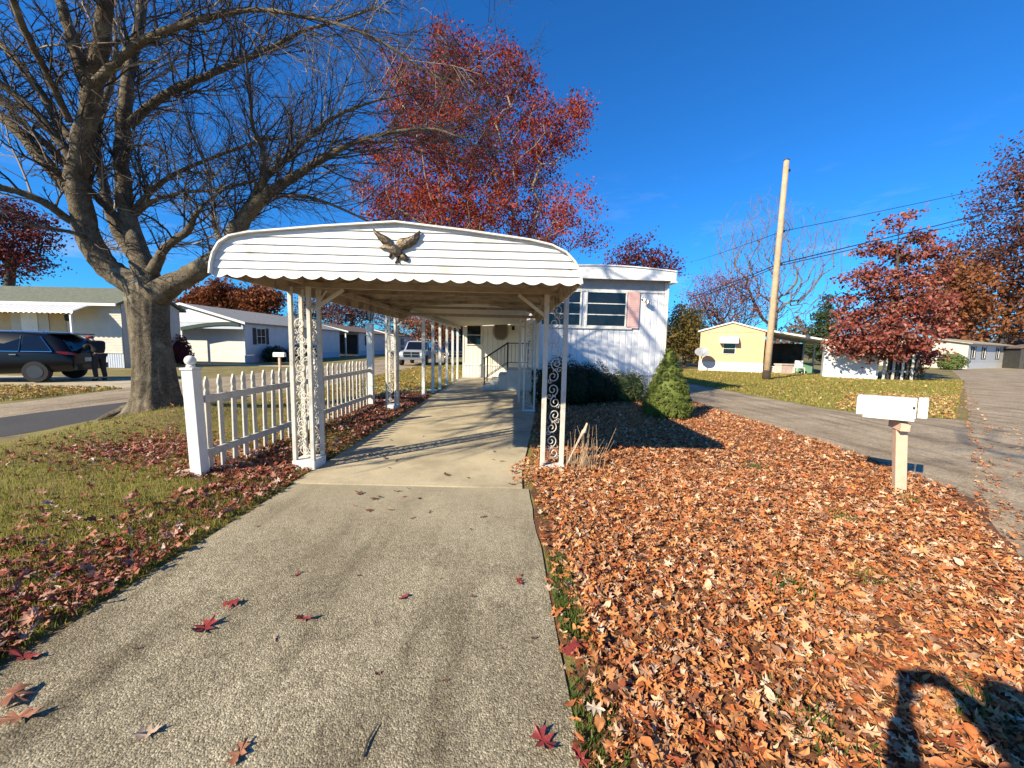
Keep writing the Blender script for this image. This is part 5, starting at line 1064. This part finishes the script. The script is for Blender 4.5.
m = MB(); m.box(0, 3.5, 0, 3, 0, 2.6); part(m, 'walls', darkpanel, ds); m = MB(); m.prism([(-.2, 2.6), (1.75, 3.1), (3.7, 2.6), (3.7, 2.7), (1.75, 3.2), (-.2, 2.7)], 'y', -.2, 3.2); part(m, 'roof', brownroof, ds); m = MB(); m.box(.4, 1.6, -.05, -.005, .05, 2.1); part(m, 'door', darkpanel, ds)

# ------------------------------------------------------------------ pole and wires
polem = mat('weathered_pole', (.44, .32, .2), .9, .15, 3, .5, 30, fine=.2, fscale=20)
pole = thing('utility_pole', 'tall plain wooden utility pole on the lawn', 'utility pole', (14.1, 21.6, 0))
m = MB(); m.tube([(0, 0, -.1), (.03, 0, 3), (.07, 0, 7), (.1, 0, 11.6)], [.18, .165, .145, .125], 16); part(m, 'pole', polem, pole, smooth=True)
m = MB(); m.tube([(0, 0, -.1), (0, 0, .55)], .205, 16); part(m, 'ground_sleeve', mat('tarred_wood', (.05, .035, .025), .9), pole, smooth=True)
m = MB(); m.lathe([(.14, 0), (.14, .03), (.05, .08)], .1, 0, 12, 11.6); part(m, 'cap', darkmetal, pole)
for z in (11.1, 8.0, 6.3): m = MB(); m.box(.2, .32, -.05, .05, z - .06, z + .06); part(m, 'bolt', darkmetal, pole)
wirem = mat('black_cable', (.02, .02, .022), .6)
def wire(pts, r, label, sag):
    m = MB(); Q = []
    for a, b_ in zip(pts[:-1], pts[1:]):
        for k in range(16):
            t = k / 16; q = a.lerp(b_, t); q.z -= sag * 4 * t * (1 - t); Q.append(q)
    Q.append(pts[-1]); m.tube(Q, r, 5); tag(m.build('power_line', wirem), label, 'power line')
e = Vector((14.3, 21.6, 0))
wire([at(1120, 157, 30), e + Vector((0, 0, 8.0)), at(690, 262, 60)], .017, 'uppermost thin cable sloping down to the pole from the right', .12)
wire([at(1120, 178, 30), e + Vector((0, 0, 6.32)), at(690, 297, 40)], .03, 'upper of the two thick cables crossing the pinkish red oak', .1)
wire([at(1120, 185, 30), e + Vector((0, 0, 6.2)), at(690, 300, 41)], .024, 'lower of the two thick cables crossing the pinkish red oak', .1)

# ------------------------------------------------------------------ small mailbox across the left road
g = gr(280, 371); s2 = thing('small_mailbox', 'small white mailbox on a brown post across the left road', 'mailbox', (g.x, g.y, 0))
m = MB(); m.box(-.05, .05, -.05, .05, 0, .75); part(m, 'post', postm, s2); m = MB(); m.prism([(-.1, .76), (.1, .76), (.1, .92), (.05, .99), (-.05, .99), (-.1, .92)], 'x', -.3, .3); part(m, 'box', white, s2)

# ------------------------------------------------------------------ vehicles
def vehicle(name, label, loc, rz, st, half, paint, wheels, r_w=.36, kind='suv', group=None):
    """stations: (x, z_bottom, z_belt, z_roof, width factor at roof); x forward"""
    t = thing(name, label, kind, loc, rz, group)
    m = MB(); rows = []
    for x, zb, zm, zr, wr in st:
        h = half * (1 - .10 * (abs(x) / 2.4) ** 4); w2_ = h * wr
        sec = [(h * .86, zb), (h * .97, zb + .1), (h, zb + (zm - zb) * .55), (h * .975, zm), (w2_ + .02, max(zm + .005, zr - .06)), (w2_ * .86, zr), (w2_ * .4, zr + .015)]
        rows.append([(x, y, z) for y, z in sec] + [(x, -y, z) for y, z in reversed(sec)])
    m.sheet([r + [r[0]] for r in rows]); n = len(rows[0])
    for r in (rows[0], rows[-1]):
        k = len(m.v); m.v += [tuple(p) for p in r]; m.f.append(tuple(range(k, k + n)))
    part(m, 'body', paint, t, smooth=True, bevel=.0)
    for x in wheels:
        for sgn in (1, -1):
            y = sgn * (half - .1)
            m = MB(); m.lathe([(r_w * .6, -.11), (r_w * .95, -.11), (r_w, -.07), (r_w, .07), (r_w * .95, .11), (r_w * .6, .11)], 0, 0, 24); m.v = [(x + a, y + c_, r_w + b_) for a, b_, c_ in m.v]; wh = part(m, 'wheel', mat_tyre, t, smooth=False)
            m = MB(); m.lathe([(.05, .07), (r_w * .55, .05), (r_w * .62, .09), (r_w * .6, .118)], 0, 0, 20); m.v = [(x + a, y + sgn * c_, r_w + b_) for a, b_, c_ in m.v]; q = m.build('rim', mat_rim); q.parent = wh
    return t, rows
mat_tyre = mat('tyre_rubber', (.02, .02, .02), .85); mat_rim = mat('alloy_rim', (.12, .12, .13), .3, .05, 5, metal=.8)
def carpaint(n, c_, metal=.0): 
    m = mat(n, c_, .35, .02, 2, metal=metal, spec=.2); m.node_tree.nodes['Principled BSDF'].inputs['Coat Weight'].default_value = .25; return m
navy = carpaint('dark_navy_paint', (.002, .0025, .005)); silver = carpaint('pale_silver_paint', (.3, .31, .33)); blackp = carpaint('black_paint', (.01, .01, .012))
tail = mat('red_lens', (.16, .008, .008), .2); lens = mat('clear_lens', (.6, .62, .65), .15); chrome = mat('chrome', (.6, .6, .6), .15, .02, 5, metal=1)
blackg = glass('car_glass', (.006, .007, .01), .03)
st = [(-2.32, .42, .85, .98, .8), (-2.25, .38, .98, 1.12, .8), (-2.0, .36, 1.02, 1.48, .78), (-1.7, .34, 1.02, 1.64, .77), (-1.0, .3, 1.0, 1.69, .78), (-.2, .28, .98, 1.69, .79), (.4, .28, .97, 1.62, .78), (.85, .28, .97, 1.32, .8), (1.15, .28, .97, 1.08, .84), (1.7, .3, .94, .99, .86), (2.15, .34, .86, .9, .84), (2.34, .42, .72, .76, .78)]
suvp = at(20, 381, 13.7)
suv, rows = vehicle('parked_car', 'dark navy car parked side on, tail to the right, on the left driveway', (suvp.x - .35, 13.6, .02), R(198), st, .93, navy, (-1.38, 1.42), .36, 'car')
for sgn in (1, -1):
    for pts, nm in (([(-1.85, 1.05), (-1.05, 1.05), (-1.05, 1.58), (-1.5, 1.56)], 'rear_quarter_window'), ([(-1.0, 1.05), (-.08, 1.05), (-.08, 1.6), (-1.0, 1.58)], 'rear_window'), ([(0, 1.05), (.95, 1.05), (.5, 1.52), (0, 1.6)], 'front_window')):
        yy = lambda z: .93 * (.975 - .19 * (z - 1.0) / .62) + .012
        m = MB(); m.add([(x, sgn * yy(z), z) for x, z in pts] + [(x, sgn * (yy(z) - .02), z) for x, z in pts], [(0, 1, 2, 3), (7, 6, 5, 4)] + [(i, (i + 1) % 4, (i + 1) % 4 + 4, i + 4) for i in range(4)]); part(m, nm, blackg, suv)
        m = MB(); P = [(x, sgn * (yy(z) + .004), z) for x, z in pts]; m.tube([P[0], P[1]], .014, 5); m.tube([P[3], P[0]], .014, 5); part(m, 'window_trim', chrome, suv)
    m = MB(); m.add([(-2.27, sgn * .62, .94), (-2.2, sgn * .9, .95), (-1.98, sgn * .93, 1.03), (-1.99, sgn * .925, 1.07), (-2.2, sgn * .86, 1.05), (-2.26, sgn * .62, 1.02)] + [(-2.34, sgn * .62, .94), (-2.26, sgn * .93, .95), (-1.98, sgn * .965, 1.03), (-2.0, sgn * .95, 1.07), (-2.26, sgn * .88, 1.05), (-2.32, sgn * .62, 1.02)], [(6, 7, 10, 11), (7, 8, 9, 10), (0, 6, 11, 5), (0, 1, 7, 6), (1, 2, 8, 7), (2, 3, 9, 8), (3, 4, 10, 9), (4, 5, 11, 10)]); part(m, 'tail_light', tail, suv)
    m = MB(); m.tube([(-1.6, sgn * .62, 1.68), (-1.5, sgn * .64, 1.72), (.1, sgn * .64, 1.74), (.25, sgn * .62, 1.68)], .02, 6); part(m, 'roof_rail', chrome, suv)
    m = MB(); m.box(-.95, -.78, sgn * .93 - .02, sgn * .93 + .025, .93, .96); part(m, 'door_handle', chrome, suv)
m = MB(); m.add([(-2.29, -.7, 1.08), (-2.29, .7, 1.08), (-2.02, .64, 1.46), (-2.02, -.64, 1.46), (-2.25, -.7, 1.06), (-2.25, .7, 1.06), (-1.98, .64, 1.44), (-1.98, -.64, 1.44)], [(0, 1, 2, 3), (4, 7, 6, 5), (0, 4, 5, 1), (1, 5, 6, 2), (2, 6, 7, 3), (3, 7, 4, 0)]); part(m, 'rear_screen', blackg, suv)
m = MB(); m.box(-2.16, -1.6, -.66, .66, 1.655, 1.69); part(m, 'spoiler', navy, suv); m = MB(); m.box(-2.42, -2.28, -.8, .8, .42, .62); part(m, 'bumper', blackp, suv)
m = MB(); m.box(-2.345, -2.325, -.25, .25, .7, .84); part(m, 'number_plate', white, suv)
# pickups on the left road (front towards us)
stp = [(-2.7, .5, 1.0, 1.02, .9), (-1.0, .48, 1.02, 1.04, .9), (-.95, .46, 1.05, 1.7, .78), (-.7, .45, 1.05, 1.8, .76), (.3, .45, 1.05, 1.8, .76), (.85, .45, 1.06, 1.3, .8), (1.05, .45, 1.07, 1.14, .86), (1.9, .47, 1.06, 1.12, .86), (2.45, .5, 1.0, 1.04, .84), (2.55, .55, .9, .94, .82)]
def pickup(label, loc, rz, paint, group):
    t, _ = vehicle('pickup_truck', label, loc, rz, stp, .98, paint, (-1.7, 1.75), .4, 'truck', group)
    m = MB(); m.add([(1.06, -.74, 1.13), (1.06, .74, 1.13), (.42, .68, 1.72), (.42, -.68, 1.72), (1.0, -.74, 1.13), (1.0, .74, 1.13), (.36, .68, 1.72), (.36, -.68, 1.72)], [(0, 1, 2, 3), (4, 7, 6, 5), (0, 4, 5, 1), (1, 5, 6, 2), (2, 6, 7, 3), (3, 7, 4, 0)]); m.v = [(x + .02, y, z + .02) for x, y, z in m.v]; part(m, 'windscreen', blackg, t)
    m = MB(); m.box(2.54, 2.6, -.55, .55, .66, 1.0); g_ = part(m, 'grille', blackp, t)
    m = MB(); m.box(2.58, 2.62, -.55, .55, .81, .85); m.box(2.58, 2.62, -.03, .03, .66, 1.0); m.box(2.57, 2.615, -.6, .6, 1.0, 1.04); part(m, 'grille_bars', chrome, t)
    m = MB(); m.box(2.52, 2.68, -.92, .92, .45, .64); part(m, 'bumper', chrome, t, bevel=.03)
    for sgn in (1, -1):
        m = MB(); a, b_ = sorted((sgn * .6, sgn * .86)); m.box(2.5, 2.59, a, b_, .74, .96); part(m, 'headlight', lens, t)
        m = MB(); a, b_ = sorted((sgn * .98, sgn * 1.18)); m.box(.75, .85, a, b_, 1.1, 1.35); part(m, 'mirror', blackp, t)
        pts = [(-.8, 1.1), (.75, 1.12), (.3, 1.7), (-.75, 1.7)]; yy = lambda z: .98 * (.975 - .2 * (z - 1.05) / .7) + .02
        m = MB(); m.add([(x, sgn * yy(z), z) for x, z in pts] + [(x, sgn * (yy(z) - .03), z) for x, z in pts], [(0, 1, 2, 3), (7, 6, 5, 4)] + [(i, (i + 1) % 4, (i + 1) % 4 + 4, i + 4) for i in range(4)]); part(m, 'side_window', blackg, t)
    return t
pickup('pale silver pickup parked nose towards us on the left road', (-7.3, 30.4, 0), R(-88), silver, None)
pickup('black pickup parked behind the thin carport posts, right of the silver one', (-4.7, 33.5, 0), R(-84), blackp, None)

# ------------------------------------------------------------------ people
skin = mat('skin', (.5, .32, .24), .6, .05, 5); coat = mat('black_coat', (.012, .012, .014), .85, .2, 20, .2, 80); trou = mat('dark_trousers', (.02, .021, .028), .85, .2, 20); capm = mat('dark_red_cap', (.25, .03, .03), .8); greym = mat('grey_scarf', (.3, .29, .28), .8); shoem = mat('black_shoe', (.02, .02, .02), .6)
def skinned(name, V, E_, rad, m, par, sub_=2):
    me = bpy.data.meshes.new(name); me.from_pydata([tuple(v) for v in V], E_, []); o = bpy.data.objects.new(name, me); C.objects.link(o)
    sk = o.modifiers.new('sk', 'SKIN'); sk.use_smooth_shade = True; ss = o.modifiers.new('ss', 'SUBSURF'); ss.levels = sub_; ss.render_levels = sub_
    if not me.skin_vertices: me.skin_vertices.new()
    for i, r in enumerate(rad):
        d = me.skin_vertices[0].data[i]; d.radius = (r if hasattr(r, '__len__') else (r, r)); d.use_root = (i == 0)
    dg = bpy.context.evaluated_depsgraph_get(); ev = o.evaluated_get(dg); nm = bpy.data.meshes.new_from_object(ev); bpy.data.objects.remove(o); nm.materials.clear(); nm.materials.append(m)
    q = bpy.data.objects.new(name, nm); C.objects.link(q); q.parent = par; return q
def person(label, loc, rz, J, hat=None, hairm=None, bulk=1.0):
    """J: joint positions in local metres; the figure looks along local +y"""
    t = thing('person', label, 'person', loc, rz); V, Rd, E_ = [], [], []
    def add(p, r, par=None):
        V.append(Vector(p)); Rd.append(r); k = len(V) - 1
        if par is not None: E_.append((par, k))
        return k
    pel = add(J['pelvis'], .12); ch = add(J['chest'], .135, add((Vector(J['pelvis']) + Vector(J['chest'])) / 2, .115, pel)); nk = add(J['neck'], .055, ch)
    hd = Vector(J['head']); nv = Vector(J['neck']); ax_ = (hd - nv).normalized(); look = Vector(J.get('look', (0, 1, 0))).normalized(); h1_ = add(hd - ax_ * .03 + look * .015, .078, nk); add(hd + ax_ * .075, .082, h1_)
    for s_ in 'LR':
        hp = add(J['hip' + s_], .095, pel); kn = add(J['knee' + s_], .062, add((Vector(J['hip' + s_]) + Vector(J['knee' + s_])) / 2, .08, hp)); an_ = add(J['ank' + s_], .042, kn); add(J['toe' + s_], .035, an_)
        sh_ = add(J['sho' + s_], .062, ch); el = add(J['elb' + s_], .043, sh_); wr = add(J['wri' + s_], .03, el)
        w_ = Vector(J['wri' + s_]); d = Vector(J['hand' + s_]).normalized(); sidev = d.cross(Vector(J.get('palm' + s_, (0, 0, 1)))).normalized(); pm = d.cross(sidev)
        kp = add(w_ + d * .07, (.034, .018), wr)
        for i, (o_, l) in enumerate(((-.03, .07), (-.01, .08), (.01, .075), (.03, .058))):
            b_ = add(w_ + d * .1 + sidev * o_, .0095, kp); c__ = add(w_ + d * (.1 + l * .55) + sidev * o_ * 1.15 + pm * .012, .0085, b_); add(w_ + d * (.1 + l * .9) + sidev * o_ * 1.15 + pm * .035, .007, c__)
        a_ = add(w_ + d * .05 - sidev * .045 + pm * .01, .011, kp); add(w_ + d * .085 - sidev * .06 + pm * .03, .009, a_)
    skinned('body', V, E_, Rd, skin, t)
    def chain(name, keys, rads, m): 
        VV = [Vector(J[k]) for k in keys[0]]; 
    # jacket, trousers, shoes
    VV = [J['pelvis'], (Vector(J['pelvis']) + Vector(J['chest'])) / 2, J['chest'], Vector(J['chest']).lerp(Vector(J['neck']), .75)]; EE = [(0, 1), (1, 2), (2, 3)]; RR = [.15 * bulk, .155 * bulk, .165 * bulk, .085]
    for s_ in 'LR':
        k = len(VV); e_, w_ = Vector(J['elb' + s_]), Vector(J['wri' + s_]); VV += [J['sho' + s_], e_, e_.lerp(w_, .92)]; RR += [.085 * bulk, .065 * bulk, .05 * bulk]; EE += [(2, k), (k, k + 1), (k + 1, k + 2)]
    skinned('jacket', VV, EE, RR, coat, t)
    VV = [Vector(J['pelvis']) + Vector((0, 0, .03))]; EE = []; RR = [.14]
    for s_ in 'LR':
        k = len(VV); kn, an_ = Vector(J['knee' + s_]), Vector(J['ank' + s_]); VV += [J['hip' + s_], kn, an_ + Vector((0, 0, .02))]; RR += [.112, .08, .068]; EE += [(0, k), (k, k + 1), (k + 1, k + 2)]
    skinned('trousers', VV, EE, RR, trou, t)
    for s_ in 'LR':
        a_, b_ = Vector(J['ank' + s_]), Vector(J['toe' + s_]); d = b_ - a_; d.z = 0; d.normalize()
        skinned('shoe', [a_ + Vector((0, 0, -.02)) - d * .05, a_ + d * .08 + Vector((0, 0, -.04)), b_ + d * .03], [(0, 1), (1, 2)], [.052, .05, .04], shoem, t, 1)
    # head details
    Fm = Matrix.Translation(hd) @ Matrix((look.cross(ax_).normalized(), look, ax_)).transposed().to_4x4()
    m = MB(); m.add([tuple(Fm @ Vector(q)) for q in ((-.012, .075, -.02), (.012, .075, -.02), (0, .112, -.022), (0, .082, .03))], [(0, 1, 2), (0, 2, 3), (1, 3, 2), (0, 3, 1)]); part(m, 'nose', skin, t)
    for sx_ in (-1, 1):
        m = MB(); m.lathe([(.002, -.008), (.009, -.004), (.009, .004), (.002, .008)], 0, 0, 8); m.v = [tuple(Fm @ Vector((sx_ * .03 + x, .083 + y * .5, .018 + z))) for x, y, z in m.v]; part(m, 'eye', darkmetal, t, smooth=True)
        m = MB(); m.lathe([(.004, -.03), (.014, -.012), (.016, .012), (.004, .03)], 0, 0, 8); m.v = [tuple(Fm @ Vector((sx_ * .088 + x * .5, -.005 + y, .0 + z))) for x, y, z in m.v]; part(m, 'ear', skin, t, smooth=True)
    m = MB(); m.box(-.022, .022, .078, .086, -.052, -.046); m.v = [tuple(Fm @ Vector(q)) for q in m.v]; part(m, 'mouth', mat('lips', (.35, .14, .12), .6), t)
    m = MB(); m.lathe([(.1, .0), (.106, .03), (.1, .08), (.07, .125), (.02, .142)], 0, 0, 16); m.v = [tuple(Fm @ Vector((x, y * 1.08 - .012, z + .01))) for x, y, z in m.v]; part(m, 'cap' if hat else 'hair', hat or hairm, t, smooth=True)
    return t
hp = dict(hipL=(-.1, 0, .9), hipR=(.1, 0, .9), kneeL=(-.12, .06, .49), kneeR=(.12, .04, .49), ankL=(-.13, 0, .09), ankR=(.13, -.02, .09), toeL=(-.14, .16, .04), toeR=(.14, .14, .04))
Jp = dict(hp, pelvis=(0, -.02, .96), chest=(0, .13, 1.28), neck=(0, .26, 1.46), head=(0, .35, 1.53), look=(0, 1, -.35), shoL=(-.2, .14, 1.36), shoR=(.2, .14, 1.36), elbL=(-.27, .24, 1.1), elbR=(.27, .24, 1.1), wriL=(-.15, .43, 1.2), wriR=(.15, .45, 1.06), handL=(.4, .8, .1), handR=(-.2, 1, -.1), palmL=(0, 0, 1), palmR=(0, 0, 1))
pp = gr(101, 381)
person('person in a black coat and red cap leaning towards the dark car tail', (pp.x, pp.y, .015), R(78), Jp, hat=capm, bulk=1.3)
# the person taking the picture: only the shadow shows, at the lower right
Jc = dict(hp, pelvis=(.12, -.42, .98), hipL=(.02, -.42, .92), hipR=(.22, -.42, .92), kneeL=(0, -.38, .5), kneeR=(.24, -.4, .5), ankL=(-.01, -.42, .09), ankR=(.26, -.42, .09), toeL=(-.03, -.26, .04), toeR=(.28, -.26, .04),
    chest=(.13, -.4, 1.38), neck=(.13, -.38, 1.56), head=(.13, -.35, 1.66), look=(-.1, 1, -.1), shoL=(-.06, -.39, 1.46), shoR=(.32, -.39, 1.46), elbL=(-.09, -.12, 1.2), elbR=(.36, -.16, 1.33), wriL=(-.06, -.06, 1.47), wriR=(.14, -.07, 1.58), handL=(.05, .1, .9), handR=(-.9, .1, .3), palmL=(0, 1, 0), palmR=(0, 1, 0))
person('person in a black coat holding a phone up, casting the shadow on the leaves', (0, 0, .01), 0, Jc, hairm=mat('brown_hair', (.06, .035, .02), .8))
ph = MB(); ph.box(-.075, .085, -.03, -.021, 1.56, 1.64); po = ph.build('phone', darkmetal, bevel=.008); tag(po, 'black phone held level in front of the person with the camera', 'phone')

# ------------------------------------------------------------------ single leaves lying on the driveway
rngL = np.random.default_rng(5); TP = leaf_templates(rngL, 5, .75, False); meshes = []
lm = [mat('red_leaf', (.25, .04, .035), .5, .2, 20), mat('brown_leaf', (.3, .13, .07), .6, .2, 20), mat('tan_leaf', (.5, .36, .25), .6, .2, 20), mat('dark_leaf', (.14, .07, .04), .6, .2, 20)]
for k in range(4):
    for tpl in TP:
        P, f = tpl; Q = P.copy(); Q[:, 2] *= .8; Q[:, 2] -= Q[:, 2].min(); o = npmesh('loose_leaf', Q, f, lm[k]); meshes.append((k, o.data)); bpy.data.objects.remove(o)
LV = [(205, 631, .13, 0, 'red leaf nearest the left drift, midway down the driveway'), (305, 621, .12, 0, 'red leaf in the middle of the driveway, left of centre'), (232, 607, .09, 0, 'small red leaf above the two middle red leaves'), (404, 600, .075, 0, 'red leaf alone at the centre of the driveway'), (519, 584, .085, 0, 'red leaf near the right grass edge of the driveway'),
    (543, 745, .11, 0, 'bright red leaf at the bottom edge near the verge'), (24, 661, .15, 0, 'large red leaf against the left drift at the picture edge'), (14, 704, .13, 1, 'brown leaf at the far left of the driveway, upper of two'), (20, 722, .14, 1, 'brown leaf at the far left of the driveway, lower of two'), (240, 757, .1, 1, 'curled brown leaf at the bottom of the driveway'), (147, 738, .08, 2, 'tan leaf between the curled brown leaf and the left edge'), (296, 577, .07, 0, 'red leaf on the upper left of the rough driveway'),
    (571, 655, .12, 0, 'red leaf caught in the right verge grass'), (274, 642, .05, 2, 'tiny pale leaf beside the middle red leaf'), (580, 762, .1, 0, 'red leaf at the bottom corner of the driveway verge'), (549, 592, .07, 2, 'pale leaf right of the red one by the verge')]
for i, (px, py, sz, k, lb) in enumerate(LV):
    o = bpy.data.objects.new('loose_leaf', meshes[k * 5 + i % 5][1]); C.objects.link(o); g = gr(px, py); o.location = (g.x, g.y, .016); o.scale = (sz * 1.15,) * 3; o.rotation_euler = (rngL.uniform(-.12, .12), rngL.uniform(-.12, .12), rngL.uniform(0, 6.28)); tag(o, lb, 'leaf', 'single leaves on the driveway')
rg = random.Random(31)
for i in range(46):
    px, py = rg.uniform(330, 530), rg.uniform(425, 520)
    if i > 33: px, py = rg.uniform(120, 560), rg.uniform(520, 700)
    g = gr(px, py)
    if not (-2.3 < g.x < .15): continue
    o = bpy.data.objects.new('loose_leaf', meshes[(3 if i % 3 else 1) * 5 + i % 5][1]); C.objects.link(o); s_ = rg.uniform(.05, .1) if i < 34 else .04; o.location = (g.x, g.y, .024 if g.y > 4.24 else .016); o.scale = (s_,) * 3; o.rotation_euler = (rg.uniform(-.3, .3), rg.uniform(-.3, .3), rg.uniform(0, 6.28)); tag(o, 'small brown leaf lying loose on the concrete or rough driveway', 'leaf', 'small brown leaves on the driveway')
m = MB(); g = gr(369, 745); m.tube([(g.x, g.y - .06, .018), (g.x - .004, g.y, .022), (g.x + .012, g.y + .07, .02)], [.004, .0045, .002], 5); tag(m.build('twig', darkm if False else twigm), 'short dark twig at the bottom centre of the driveway', 'twig')
